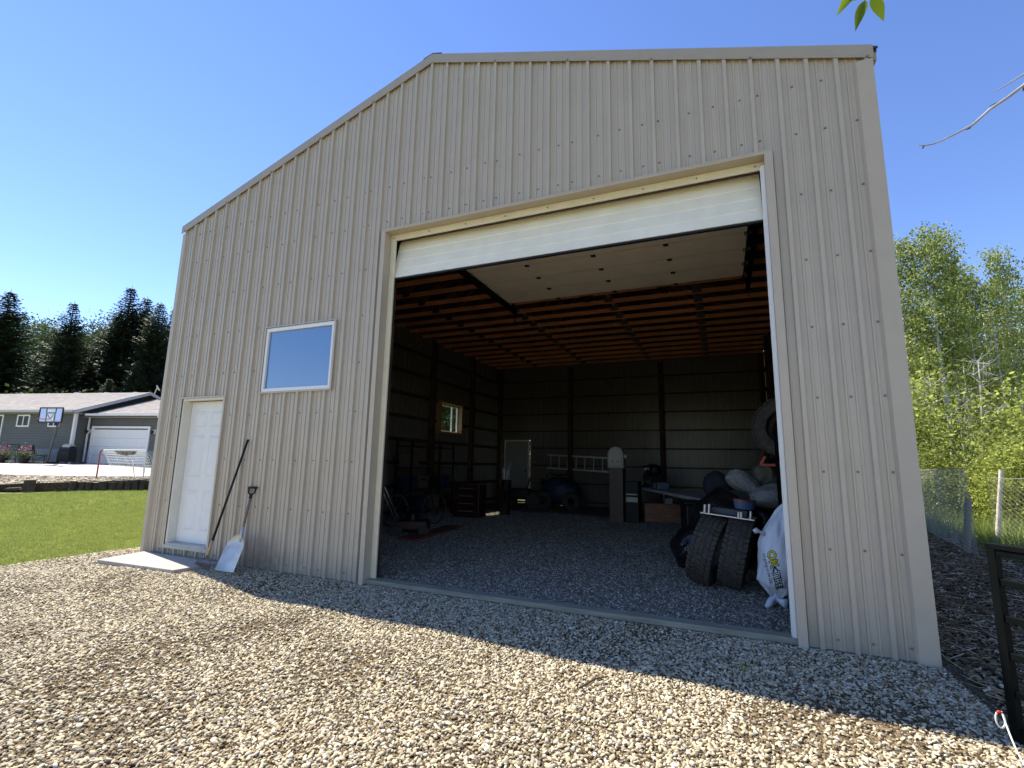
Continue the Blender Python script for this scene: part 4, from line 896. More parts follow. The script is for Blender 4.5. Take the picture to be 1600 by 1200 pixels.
MB().box(-.45, .35, -.28, .28, .3, .62).build('hood', M_BLACK, mw, bevel=.05); MB().box(.38, .78, -.22, .22, .45, .55).box(.72, .8, -.22, .22, .55, .95).build('seat', M_BLACK, mw, bevel=.03)
MB().tube([(.25, 0, .62), (.33, 0, .92)], .02, 8).tube([(.33+.0, .16*math.cos(a), .92+.16*math.sin(a)*.4) for a in [2*PI*k/12 for k in range(13)]], .015, 6).build('steering_wheel', M_BLACK, mw)
for x, r_ in ((-.3, .18), (.5, .25)):
    for y in (-.33, .33): MB().lathe([(0, -.07), (r_*.9, -.07), (r_, -.04), (r_, .04), (r_*.9, .07), (0, .07)], 18, Matrix.Translation((x, y, r_)) @ Matrix.Rotation(PI/2, 4, 'X')).build('wheel', M_RUB, mw, smooth=False)
MB().box(-.5, -.44, -.2, .2, .36, .42).build('red_stripe', M_RED, mw)
pm_ = empty('push_mower', (-2.35, 3.5, 0), rz=.5, label='push mower with tall curved handle just inside the left of the doorway', cat='mower')
MB().prism([(-.3, -.25), (.3, -.25), (.34, 0), (.3, .25), (-.3, .25)], Matrix.Translation((0, 0, .12)), .16).build('deck', mat('dark_red_metal', (.035, .005, .005), .4), pm_, bevel=.02)
MB().lathe([(.13, .281), (.13, .40), (.10, .44), (0, .45)], 16).build('engine', M_BLACK, pm_)
MB().tube([(-.28, -.2, .26), (-.6, -.2, .9), (-.72, -.2, 1.05), (-.76, 0, 1.1), (-.72, .2, 1.05), (-.6, .2, .9), (-.28, .2, .26)], .013, 8).build('handle', M_GALV, pm_, smooth=True)
for x in (-.25, .25):
    for y in (-.29, .29): MB().lathe([(0, -.025), (.1, -.025), (.1, .025), (0, .025)], 16, Matrix.Translation((x, y, .1)) @ Matrix.Rotation(PI/2, 4, 'X')).build('wheel', M_RUB, pm_)
bk = empty('bicycle', (-3.1, 4.7, 0), rz=1.2, label='black bicycle parked along the dark left wall', cat='bicycle')
for x in (-.52, .52):
    MB().tube([(x+.33*math.cos(a), 0, .34+.33*math.sin(a)) for a in [2*PI*k/28 for k in range(29)]], .018, 7).build('wheel', M_RUB, bk)
    bb_ = MB()
    for k in range(12): a = 2*PI*k/12; bb_.bar((x, 0, .34), (x+.31*math.cos(a), 0, .34+.31*math.sin(a)), .003)
    bb_.build('spokes', M_GALV, bk)
MB().tube([(-.52, 0, .34), (-.1, 0, .32), (.36, 0, .78), (.42, 0, .62), (.52, 0, .34)], .015, 7).tube([(-.1, 0, .32), (-.22, 0, .82)], .016, 7).tube([(-.2, 0, .74), (.36, 0, .78)], .015, 7).tube([(-.52, 0, .34), (-.2, 0, .74)], .01, 6).build('frame', M_BLACK, bk)
MB().lathe([(.0, 0), (.07, .01), (.06, .04), (0, .05)], 10, Matrix.Translation((-.24, 0, .84)), sx=1.8).build('saddle', M_BLACK, bk); MB().tube([(.34, 0, .78), (.32, 0, .98), (.3, -.28, 1.0)], .013, 7).tube([(.32, 0, .98), (.3, .28, 1.0)], .013, 7).build('handlebar', M_BLACK, bk)
tc_ = empty('tool_chest', (-2.75, 6.6, 0), rz=.1, label='dark red tool chest against the left side of the shop', cat='tool chest')
MB().box(-.35, .35, -.25, .25, .06, .85).build('chest_body', MATS['dark_red_metal'], tc_, bevel=.01)
for k in range(4): MB().box(-.32, .32, -.262, -.2505, .10+.185*k, .26+.185*k).build('drawer', MATS['dark_red_metal'], tc_, bevel=.003); MB().box(-.2, .2, -.285, -.270, .20+.185*k, .215+.185*k).box(-.2, -.18, -.270, -.2625, .20+.185*k, .215+.185*k).box(.18, .2, -.270, -.2625, .20+.185*k, .215+.185*k).build('handle', M_GALV, tc_)
gf = empty('golf_bag', (-2.35, 7.9, 0), label='dark golf bag with shiny club heads in front of the left wall', cat='golf bag')
MB().tube([(0, 0, .02), (0, 0, .3), (.02, .05, .95)], [.15, .14, .14], 14).build('bag_body', M_BLACK, gf)
for k in range(7):
    a = k*.9; x = .07*math.cos(a); y = .05+.07*math.sin(a); h = 1.2+.25*rnd.random()
    MB().tube([(x, y, .9), (x*1.5, y*1.4, h)], .006, 6).tube([(x*1.5, y*1.4, h), (x*1.5+.05, y*1.4-.02, h+.03), (x*1.5+.07, y*1.4-.02, h+.0)], [.012, .022, .012], 7).build('club', M_GALV, gf)
MB().prism([(-.08, -.1), (.08, -.1), (.08, .02), (-.08, .02)], Matrix.Translation((0, -.10, .35)), .35).build('pocket', MATS['dark_red_metal'], gf)
pl = [atz(625, 850, .03), atz(727, 826, .03), atz(700, 824, .03), atz(615, 838, .03)]
b = MB(); b.prism([(-2.15, 2.75), (-1.72, 2.72), (-1.98, 4.85), (-2.3, 4.8)], Matrix.Translation((0, 0, .03)), .03); b.build('floor_board', mat('red_brown_board', (.22, .06, .045), .7, var=.4, scale=4), label='reddish board lying flat on the gravel by the push mower', cat='board')
shf = empty('shelving_unit', (-3.9, 6.3, 0), rz=PI/2, label='tall black shelving unit with boxes along the left wall', cat='shelf')
for x in (-1.0, 1.0):
    for y in (-.22, .22): MB().box(x-.02, x+.02, y-.02, y+.02, 0, 1.9).build('upright', M_BLACK, shf)
for k in range(4): MB().box(-1.02, 1.02, -.24, .24, .2+.52*k, .225+.52*k).build('shelf', M_BLACK, shf)
for k in range(9):
    x = -.8+.55*(k % 4)*.95; z = .226+.52*(k//4)
    q = MB().box(-.18, .18, -.16, .16, 0, .28).box(-.19, .19, -.17, .17, .2805, .31).build('storage_box', [M_BLACK, M_BLUE, M_BROWN][k % 3], None, bevel=.008, label=f'dark lidded box, {["nearest", "second nearest", "third nearest", "farthest"][k % 4]} on the {["lowest", "second", "third"][k//4]} shelf of the black shelving unit', cat='box', group='boxes on the dark shelving unit')
    q.matrix_world = Matrix.Translation((-3.9, 6.3, 0)) @ Matrix.Rotation(PI/2, 4, 'Z') @ Matrix.Translation((x, 0, z))
# ------------------------------------------------------------------ raised ground, log edging and driveway on the left
LP = Vector((-21.56, 5.07, 0)); LD = Vector((.567, .823, 0)).normalized(); LN = Vector((-.823, .567, 0)).normalized()
def st(s, t, z=0): p = LP + LD*s + LN*t; return Vector((p.x, p.y, z))
def tz(s, t):
    zf = .15+.32*min(1, max(0, (s+3)/8)); k = min(1, max(0, t/9)); k = k*k*(3-2*k)*.5+k*.5
    return zf+(.88-zf)*k
def stsheet(name, ss, ts, dz, material, inside=None, **kw):
    b = MB(); n = len(ss); b.v = [tuple(st(s, t, tz(s, t)+dz)) for t in ts for s in ss]
    b.f = [(j*n+i+1, j*n+i, (j+1)*n+i, (j+1)*n+i+1) for j in range(len(ts)-1) for i in range(n-1) if not inside or inside((ss[i]+ss[i+1])/2, (ts[j]+ts[j+1])/2)]
    return b.build(name, material, smooth=True, **kw)
SS = [-90, -60, -40, -30, -24] + fr(-20, 16, .8) + [20, 26, 34, 45, 70]; TT = fr(0, 14, .7) + [17, 22, 30, 50, 90]
stsheet('upper_ground', SS, TT, 0, M_LAWN, kind='structure')
M_BANK = gravelmat('terrace_gravel', (0.16, 0.12, 0.08), (0.42, 0.36, 0.27), 22)
dedge = lambda s: max(.7, 3.9-(s+1.2)*.42)
stsheet('gravel_strip', fr(-14, 14, .4), fr(0, 9.8, .35), .008, M_BANK, inside=lambda s, t: t < dedge(s)+.4, kind='structure')
M_DRIVE = mat('driveway_concrete', (.52, .47, .43), .85, var=.10, scale=.8, bump=.2, bscale=20)
b = MB(); nseg = 40
rows = []
for i in range(nseg+1):
    s = -14+28*i/nseg; e0 = dedge(s)
    for j in range(9): t = e0+(12.5-e0)*j/8; rows.append(tuple(st(s, t, tz(s, t)+.03)))
    rows.append(tuple(st(s, e0, tz(s, e0)-.06)))
b.v = rows; K = 10
for i in range(nseg):
    for j in range(8): b.f.append((i*K+j, i*K+j+1, (i+1)*K+j+1, (i+1)*K+j)[::1])
    b.f.append((i*K, (i+1)*K, (i+1)*K+9, i*K+9))
b.build('driveway', M_DRIVE, smooth=False, kind='structure')
b = MB()
for i in range(60): s = -14+28*i/60; b.add([st(s, -.02, -.05), st(s+.47, -.02, -.05), st(s+.47, -.02, tz(s+.47, 0)), st(s, -.02, tz(s, 0))], [(0, 1, 2, 3)])
b.build('earth_bank', M_MULCH, kind='structure')
bst = [pebble('bank_stone', 60+i, M_PEB, (1, .8, .6), sub=1) for i in range(4)]
sb2 = stsheet('s', fr(-6, 12, .5), fr(.1, 4, .4), .012, None, inside=lambda s, t: t < dedge(s)-.1)
scatter('bank_stones', sb2, bst, 60, 0, .05, .16, .5, 'loose stones on the strip between log edging and driveway', 'stones', seed=21)
M_LOG = mat('old_log', (.06, .045, .032), .9, var=.4, scale=5, bump=.5, bscale=15); M_LOGE = mat('log_end', (.30, .24, .17), .85, var=.3, scale=9)
NLOG = [0]
def log_up(s, t, h, r_, tilt=(0, 0)):
    NLOG[0] += 1; nth = ['first', 'second', 'third', 'fourth', 'fifth', 'sixth', 'seventh', 'eighth', 'ninth', 'tenth'][(NLOG[0]-1) % 10] if NLOG[0] < 11 else f'{NLOG[0]}th'
    p = st(s, t, -.03); e = empty('log_post', p, rot=Euler((tilt[0], tilt[1], rnd.uniform(0, 6))), label=f'short upright log post, {nth} from the left in the dark log row edging the lawn', cat='log', group='upright logs edging the lawn')
    rr = [r_*rnd.uniform(.92, 1.06) for _ in range(4)]
    MB().tube([(0, 0, 0), (.01, 0, h*.4), (0, .01, h*.8), (0, 0, h)], rr, 11).build('log', M_LOG, e, smooth=False)
    MB().lathe([(rr[3]*.93, h+.002), (rr[3]*.9, h+.012), (0, h+.014)], 11).build('cut_top', M_LOGE, e); return e
s = 1.9
while s < 7.5:
    r_ = rnd.uniform(.11, .15); log_up(s, -.18+rnd.uniform(-.04, .04), tz(s, 0)+rnd.uniform(-.03, .08), r_, (rnd.uniform(-.06, .06), rnd.uniform(-.06, .06))); s += r_*1.9
o = log_up(.65, -.25, .46, .17); o['label'] = 'single thick upright log standing alone left of the log row'; o['group'] = 'loose logs on the bank'
def lying(s, t, ang, L_, r_, label, lift=0):
    p = st(s, t, r_*.9+lift); d_ = Vector((math.cos(ang), math.sin(ang), 0)); e = empty('fallen_log', p, label=label, cat='log', group='loose logs on the bank')
    MB().tube([d_*-L_/2, d_*0+Vector((0, 0, .02)), d_*L_/2+Vector((0, 0, .06))], [r_, r_*.95, r_*.9], 11).build('log', M_LOG, e)
    MB().tube([d_*(L_/2+.001)+Vector((0, 0, .06)), d_*(L_/2+.012)+Vector((0, 0, .06))], [r_*.85, r_*.83], 11).build('cut_end', M_LOGE, e)
lying(-1.5, -.3, .4, .95, .15, 'dark log lying on the lawn edge, leftmost of the loose logs'); lying(-.75, -.25, .9, .8, .17, 'thick dark log lying second from the left at the lawn edge')
lying(.05, -.1, .35, 1.0, .07, 'thin pale plank-like log lying low between the thick logs')

# ------------------------------------------------------------------ house
HZ = .93
house = empty('grey_house', (-31.27, 11.35, HZ), rz=math.radians(12.15), label='low grey house with brown shingle roof and white garage door beyond the lawn', cat='house')
M_LAP = mat('grey_lap_siding', (.12, .12, .105), .6, var=.06, scale=2); M_STONE = mat('foundation_band', (.20, .21, .215), .8, var=.12, scale=6, bump=.4, bscale=12)
M_SHING = mat('brown_shingles', (.34, .30, .275), .9, var=.22, scale=3, bump=.6, bscale=18); M_WTRIM = mat('white_trim', (.74, .73, .70), .5, var=.02); M_SOF = mat('soffit', (.30, .30, .29), .7, var=.03)
M_FAS2 = mat('grey_fascia', (.42, .43, .43), .5, var=.03)
M_DKG = bpy.data.materials.new('dark_glass'); M_DKG.use_nodes = True; q = M_DKG.node_tree.nodes['Principled BSDF']; q.inputs['Specular IOR Level'].default_value = .15; q.inputs['Base Color'].default_value = (.008, .009, .012, 1); q.inputs['Roughness'].default_value = .05
def lap(x0, x1, y, z0, z1, holes, nm='lap_siding', side=False, ystart=None):
    b = MB(); z = z0; st_ = .15
    while z < z1-.01:
        zz = min(z+st_, z1); zz -= .028; segs = [(x0, x1)]
        for h in holes:
            if h[2] < zz-.02 and h[3] > z+.02: segs = [q for a, c in segs for q in ((a, min(c, h[0])), (max(a, h[1]), c)) if q[1]-q[0] > .01]
        for a, c in segs:
            P = [(a, y-.04, z), (c, y-.04, z), (c, y, zz), (a, y, zz)]
            if side: P = [(y+.04, a, z), (y+.04, c, z), (y, c, zz), (y, a, zz)]
            b.add(P + [tuple(Vector(P[0])+(Vector((-.016, 0, 0)) if side else Vector((0, .016, 0)))), tuple(Vector(P[1])+(Vector((-.016, 0, 0)) if side else Vector((0, .016, 0))))], [(0, 1, 2, 3), (4, 5, 1, 0)])
        z = zz+.028
    return b.build(nm, M_LAP, house, kind='stuff')
w1 = (-4.25, -3.3, 2.08, 2.80); w2 = (-1.9, -1.05, 2.08, 2.80); pdoor = (-7.3, -5.3, .15, 2.8); gdh = (.35, 4.45, 0, 2.08)
MB().box(-13, -.02, .02, 8.5, -.3, 2.9).build('wall_core', M_LAP, house); MB().box(.0, 5.2, .82, 8, -.3, 2.75).build('wall_core', M_LAP, house)
lap(-13, 0, 0, .8, 2.9, [w1, w2, pdoor]); lap(0, 5.2, .8, .8, 2.75, [gdh]); lap(.0, .8, 0.0, .8, 2.8, [], side=True)
MB().box(-13, pdoor[0], -.03, .02, -.3, .8).box(pdoor[1], .03, -.03, .02, -.3, .8).build('foundation_band', M_STONE, house); MB().box(.031, gdh[0], .77, .82, -.3, .8).box(gdh[1], 5.23, .77, .82, -.3, .8).build('foundation_band', M_STONE, house)
for a in ((-.10, .035, -.045, -.001, -.1, 2.88), (.001, .04, -.001, .10, -.1, 2.88), (5.14, 5.24, .74, .8, -.1, 2.74)): MB().box(*a).build('corner_board', M_WTRIM, house)
def hwin(x0, x1, z0, z1, y, nm='window', mull=1):
    e = empty(nm, (0, 0, 0)); e.parent = house; b = MB(); f = .08
    for a in ((x0, x1, z0, z0+f), (x0, x1, z1-f, z1), (x0, x0+f, z0+f, z1-f), (x1-f, x1, z0+f, z1-f)): b.box(a[0], a[1], y-.05, y+.019, a[2], a[3])
    for k in range(mull): xm = x0+(x1-x0)*(k+1)/(mull+1); b.box(xm-.03, xm+.03, y-.045, y+.019, z0+f, z1-f)
    b.build('frame', M_WTRIM, e); MB().box(x0+f, x1-f, y-.02, y-.005, z0+f, z1-f).build('pane', M_DKG, e)
hwin(*w1, 0); hwin(*w2, 0); hwin(*pdoor, 0, 'patio_door')
# garage door
ge = empty('garage_door', (0, 0, 0)); ge.parent = house
b = MB(); b.box(gdh[0]-.0, gdh[0]+.13, .72, .83, -.02, 2.08); b.box(gdh[1]-.13, gdh[1], .72, .83, -.02, 2.08); b.box(gdh[0], gdh[1], .72, .83, 2.081, 2.20); b.build('frame', M_WTRIM, ge)
for k in range(4):
    sct = MB().box(gdh[0]+.131, gdh[1]-.131, .80, .815, .01+.5*k, .50+.5*k).build('door_section', M_WTRIM, ge)
    for j in range(6):
        xx = gdh[0]+.25+j*.62; b = MB().box(xx, xx+.5, .790, .7995, .10+.5*k, .41+.5*k); b.build('raised_panel', M_WTRIM, sct)
for xx, zz in ((.13, 1.9), (4.72, 1.9)):
    l = empty('wall_lantern', (xx, .8, zz)); l.parent = house
    MB().box(-.1, .1, -.04, -.016, -.12, .12).build('back_plate', M_WTRIM, l); MB().tube([(0, -.03, .08), (0, -.12, .14), (0, -.16, .08)], .015, 6).lathe([(0, .08), (.09, .02), (.08, -.02), (.06, -.14), (0, -.16)], 8, Matrix.Translation((0, -.16, 0))).build('lamp', M_BLACK, l)
# roofs
def slope(x0, x1, y0, z0, y1, z1, nm):
    b = MB(); n_ = int((y1-y0)/.14); t = .05
    for k in range(n_):
        a = k/n_; c = (k+1)/n_; ya, yb = y0+(y1-y0)*a, y0+(y1-y0)*c; za, zb = z0+(z1-z0)*a, z0+(z1-z0)*c
        b.add([(x0, ya, za+.012), (x1, ya, za+.012), (x1, yb, zb), (x0, yb, zb), (x0, ya, za), (x1, ya, za)], [(0, 1, 2, 3), (4, 5, 1, 0)])
    b.add([(x0, y0, z0-.05), (x1, y0, z0-.05), (x1, y1, z1-.05), (x0, y1, z1-.05)], [(3, 2, 1, 0)])
    return b.build(nm, M_SHING, house)
slope(-13.5, .5, -.5, 3.02, 4.0, 4.70, 'roof'); slope(-13.5, .5, 9.0, 3.02, 4.0, 4.70, 'roof')
slope(.502, 5.7, .35, 2.88, 4.4, 4.28, 'roof'); slope(.502, 5.7, 8.45, 2.88, 4.4, 4.28, 'roof')
# hip wing at far left, hidden mostly outside frame
# fascias, soffits, gutters
MB().box(-13.5, .5, -.47, .0, 2.86, 2.89).build('soffit', M_SOF, house); MB().box(.02, 5.7, .38, .8, 2.70, 2.73).build('soffit', M_SOF, house)
MB().prism([(0, 0), (0, -.12), (-.10, -.12), (-.12, 0)], Matrix.Translation((-13.5, -.50, 3.03)) @ Matrix(((0, 0, 1, 0), (1, 0, 0, 0), (0, 1, 0, 0), (0, 0, 0, 1))), 14.0).build('gutter', M_FAS2, house)
MB().prism([(0, 0), (0, -.12), (-.10, -.12), (-.12, 0)], Matrix.Translation((.3, .35, 2.90)) @ Matrix(((0, 0, 1, 0), (1, 0, 0, 0), (0, 1, 0, 0), (0, 0, 0, 1))), 5.4).build('gutter', M_WTRIM, house)
MB().bar((.52, -.5, 2.94), (.52, 4.02, 4.62), .03, .20).build('barge_board', M_FAS2, house); MB().bar((.52, 9.0, 2.94), (.52, 4.02, 4.62), .03, .20).build('barge_board', M_FAS2, house)
MB().add([(.0, .0, 2.9), (0, 8.5, 2.9), (0, 4.0, 4.58)], [(0, 1, 2)]).build('gable_wall', mat('shadow_dark_gable_siding', (.05, .055, .06), .7), house)  # gable siding darkened: shadow under the overhang is in its colour
MB().add([(.0, -.5, 2.95), (.5, -.5, 2.95), (.5, 4, 4.63), (0, 4, 4.63)], [(3, 2, 1, 0)]).add([(.0, 9, 2.95), (.5, 9, 2.95), (.5, 4, 4.63), (0, 4, 4.63)], [(0, 1, 2, 3)]).build('soffit', mat('shadow_dark_soffit', (.05, .055, .06), .7), house)  # overhang shade put into the colour, darker than the other soffits
MB().box(.12, .19, .64, .71, .1, 2.7).build('downspout', M_WTRIM, house); MB().bar((5.3, .3, 2.8), (5.18, .72, 2.5), .07).bar((5.18, .74, 2.5), (5.18, .74, .1), .07).build('downspout', M_WTRIM, house)
for x, y in ((-6.0, 4.4), (-3.6, 4.5), (-1.2, 4.5)): MB().lathe([(.12, 0), (.12, .22), (.19, .24), (.17, .32), (0, .34)], 12, Matrix.Translation((x, y, 4.48))).build('roof_vent', M_WTRIM, house)
MB().tube([(.1, 4.6, 4.4), (.3, 4.6, 5.05)], .03, 8).lathe([(0, 0), (.1, .02), (.22, .10), (.23, .11), (.0, .03)], 14, Matrix.Translation((.36, 4.55, 5.05)) @ Matrix.Rotation(-.9, 4, 'X') @ Matrix.Rotation(.6, 4, 'Y')).build('satellite_dish', M_FAS2, house)
Hm = Matrix.Translation((-31.27, 11.35, HZ)) @ Matrix.Rotation(math.radians(12.15), 4, 'Z')
def HP(x, y, z=0): return Hm @ Vector((x, y, z))
HR = math.radians(12.15)
# flower bed, patio set, barbecue
fb = MB()
p = HP(0, 0); flb = MB()
for k in range(2):
    q = atD((10, 61)[k], 721, 26.6+.6*k); q.z = .92; e = empty('patio_chair', q, rz=HR+.5+2.2*k, label=['black metal patio chair left of the flowers by the grey house', 'black metal patio chair right of the flowers by the grey house'][k], cat='chair')
    b = MB()
    for x in (-.25, .25):
        for y in (-.24, .24): b.bar((x, y, 0), (x, y, .42), .03)
    b.build('legs', M_BLACK, e); MB().box(-.27, .27, -.27, .27, .42, .46).build('seat', M_BLACK, e)
    b = MB(); b.bar((-.26, .26, .46), (-.26, .36, 1.0), .03).bar((.26, .26, .46), (.26, .36, 1.0), .03).bar((-.26, .36, 1.0), (.26, .36, 1.0), .03)
    for i in range(5): b.bar((-.17+.085*i, .27, .5), (-.17+.085*i, .355, .98), .012)
    b.build('backrest', M_BLACK, e)
q = atD(32, 721, 27.2); q.z = .92; e = empty('patio_table', q, rz=HR, label='round black patio table between the chairs by the grey house', cat='table')
MB().lathe([(.55, .68), (.55, .72), (0, .72)], 20).build('table_top', M_BLACK, e)
for a in range(3): MB().bar((0, 0, .66), (.4*math.cos(a*2.1), .4*math.sin(a*2.1), 0), .03).build('leg', M_BLACK, e)
def leafcloud(name, centers, sig, n, size, material, parent=None, seed=1, up=.0, flat=False, sizes=None):
    rg = np.random.default_rng(seed); c = np.array(centers)[rg.integers(0, len(centers), n)]
    P = c + rg.normal(0, 1, (n, 3))*np.array(sig); 
    a = rg.normal(0, 1, (n, 3)); a /= np.linalg.norm(a, axis=1)[:, None]
    r2 = rg.normal(0, 1, (n, 3)); r2 -= (r2*a).sum(1)[:, None]*a; r2 /= np.linalg.norm(r2, axis=1)[:, None]
    sz = (size*rg.uniform(.6, 1.3, n))[:, None]
    V = np.stack([P-a*sz*.5, P+r2*sz*.33, P+a*sz*.5, P-r2*sz*.33], 1).reshape(-1, 3)
    me = bpy.data.meshes.new(name); me.vertices.add(4*n); me.vertices.foreach_set('co', V.ravel().astype(np.float32))
    me.loops.add(4*n); me.loops.foreach_set('vertex_index', np.arange(4*n, dtype=np.int32)); me.polygons.add(n); me.polygons.foreach_set('loop_start', np.arange(0, 4*n, 4, dtype=np.int32)); me.update(calc_edges=True)
    me.materials.append(material); return me
M_PINK = mat('pink_petal', (.55, .12, .14), .7, var=.4, scale=40, rand=.2)
for k, (x, y, h, mt, lb) in enumerate(((-3.5, -2.3, .55, M_PINK, 'planter of pink and white flowers in front of the patio chairs'), (-5.6, -2.0, .4, M_PINK, 'planter of pink flowers at the far left by the patio door'))):
    q = atD((36, 2)[k], 724, 26.0); q.z = .92; e = empty('flower_planter', q, label=lb, cat='planter')
    MB().lathe([(.18, 0), (.26, .32), (.22, .32), (.2, .28), (0, .28)], 14).build('pot', M_BLACK, e)
    put('foliage', leafcloud('foliage', [(0, 0, .45)], (.2, .2, .12), 420, .09, ML_DEC, seed=5), e); put('blossoms', leafcloud('blossoms', [(.1, 0, .6), (-.15, 0, .65), (.0, .1, .85)], (.14, .14, .1), 70, .08, mt, seed=6), e)
    put('blossoms', leafcloud('blossoms', [(.1, 0, .5), (-.2, 0, .55)], (.1, .1, .06), 60, .08, M_WTRIM, seed=7), e)
e = empty('barbecue', HP(.55, -.55), rz=HR, label='covered black barbecue with beige lid beside the white corner board', cat='barbecue')
MB().prism([(-.38, -.25), (.38, -.25), (.42, .2), (-.42, .2)], Matrix.Translation((0, 0, .1)), .62).build('cart', M_BLACK, e, bevel=.02); MB().tube([(-.36, -.0, .78), (.36, 0, .78)], .2, 12).build('hood', M_BLACK, e)
MB().tube([(-.25, .02, .92), (.25, .02, .92)], .17, 12).build('cover_patch', mat('beige_cover', (.5, .47, .38), .7), e)
for x in (-.3, .3): MB().lathe([(0, -.03), (.09, -.03), (.09, .03), (0, .03)], 12, Matrix.Translation((x, -.2, .09)) @ Matrix.Rotation(PI/2, 4, 'X')).build('wheel', M_RUB, e)
# timber bed edge
for a, c_, lb in (((-2.6, -2.6), (-1.9, -2.75), 'left timber edging plank in front of the patio flowers'), ((-1.2, -2.2), (-.5, -2.4), 'timber edging plank under the basketball stand')):
    p0 = HP(*a); p1 = HP(*c_); MB().bar(p0+Vector((0, 0, .06)), p1+Vector((0, 0, .06)), .16, .16).build('timber_edge', M_TIMB, label=lb, cat='timber')
# basketball stand
bp_ = atD(72, 719, 26.5); be = empty('basketball_hoop', (bp_.x, bp_.y, .88), rz=HR+.03, label='portable basketball hoop with clear blue backboard in front of the grey house', cat='basketball hoop')
sc = 1
MB().tube([(0, .05, .1), (.25, .1, 2.35)], .055, 10).build('pole', M_IRON, be); MB().bar((-1.3, .2, .1), (0, .05, .55), .04).build('brace', M_IRON, be)
MB().prism([(-.9, -.35), (.5, -.35), (.5, .5), (-.9, .5)], Matrix.Translation((-.3, 0, 0)), .13).build('base', M_BLACK, be, bevel=.03)
MB().bar((.22, .1, 2.1), (.26, -.3, 2.5), .06).bar((.22, .1, 2.35), (.26, -.3, 2.75), .06).build('arm', M_BLACK, be)
bx, by, bz = .30, -.38, 2.62
bbd = empty('backboard', (bx, by, bz)); bbd.parent = be
M_BB = mat('blue_acrylic', (.42, .55, .80), .12, var=.04, scale=2)
MB().box(-.72, .72, -.0, .02, -.33, .38).build('panel', M_BB, bbd)
b = MB()
for a in ((-.76, .76, .38, .45), (-.76, .76, -.40, -.33), (-.78, -.71, -.33, .38), (.71, .78, -.33, .38)): b.box(a[0], a[1], -.03, .03, a[2], a[3])
b.build('frame', M_BLACK, bbd, bevel=.015)
b = MB()
for a in ((-.30, .30, .12, .16), (-.30, -.25, -.33, .12), (.25, .30, -.33, .12), (-.33, -.28, .16, .38), (.28, .33, .16, .38)): b.box(a[0], a[1], -.012, -.002, a[2], a[3])
b.build('target_frame', mat('navy_print', (.02, .03, .08), .4), bbd)
MB().box(-.24, .24, -.010, -.001, .20, .33).build('white_panel', M_WTRIM, bbd); MB().box(-.22, .22, -.010, -.001, -.26, .08).build('white_panel', M_WTRIM, bbd)
MB().bar((-.2, -.012, .05), (0, -.012, -.2), .03, .02).bar((.2, -.012, .05), (0, -.012, -.2), .03, .02).build('target_mark', MATS['navy_print'], bbd)
MB().tube([(.22*math.cos(a), -.34+.22*math.sin(a), -.22) for a in [2*PI*k/20 for k in range(21)]], .012, 6).build('rim', M_RED, bbd)
# hockey goal
g0 = Vector((-21.45, 7.85, 0)); g1 = Vector((-19.60, 8.62, 0)); gz0 = .46; W_ = (g1-g0).length; ga_ = math.atan2(g1.y-g0.y, g1.x-g0.x)
gl_ = empty('hockey_goal', (g0.x, g0.y, gz0), rz=ga_, label='small hockey goal with red left post and torn white net on the bank', cat='goal')
M_NET = mat('white_net', (.7, .7, .68), .8, var=.05)
MB().tube([(0, 0, 0), (0, 0, 1.05), (.03, 0, 1.15), (.12, 0, 1.18)], .03, 8).build('post', mat('faded_red', (.28, .05, .06), .5, var=.3), gl_)
MB().tube([(W_, 0, 0), (W_, 0, 1.1), (W_-.04, 0, 1.18), (W_-.1, 0, 1.2)], .026, 8).build('post', M_WTRIM, gl_); MB().tube([(.12, 0, 1.18), (W_-.1, 0, 1.2)], .024, 8).build('crossbar', M_WTRIM, gl_)
MB().tube([(.0, 0, .02), (.25, .7, .02), (W_-.25, .7, .02), (W_, 0, .02)], .02, 6).tube([(W_*.55, .7, .02), (W_*.55, .45, .75)], .02, 6).build('base_frame', M_WTRIM, gl_)
b = MB()
for k in range(30):
    x = .04+(W_-.08)*k/29; b.tube([(x, 0.01, 1.17), (x, .32, .9-.1*math.sin(k)), (x, .60, .45), (x, .7, .03)], .008, 3, cap=False)
for k in range(10):
    t = (k+.5)/10; y = .7*t; z = 1.17-1.14*t**1.4; b.tube([(.05, y, z), (W_/2, y+.02, z-.04), (W_-.05, y, z)], .008, 3, cap=False)
for s_ in (0, W_):
    for k in range(7): b.tube([(s_, .0, .12+.15*k), (s_, .6*(1-k/8), .1+.12*k)], .004, 3, cap=False)
b.build('net', M_NET, gl_, kind='stuff')
MB().add([(.6, -.01, 1.16), (1.6, -.01, 1.16), (1.5, .02, 1.02), (1.1, .03, .96), (.75, .02, 1.03)], [(0, 1, 2, 3, 4)]).build('torn_patch', mat('camo_patch', (.25, .23, .17), .9, var=.6, scale=8), gl_)

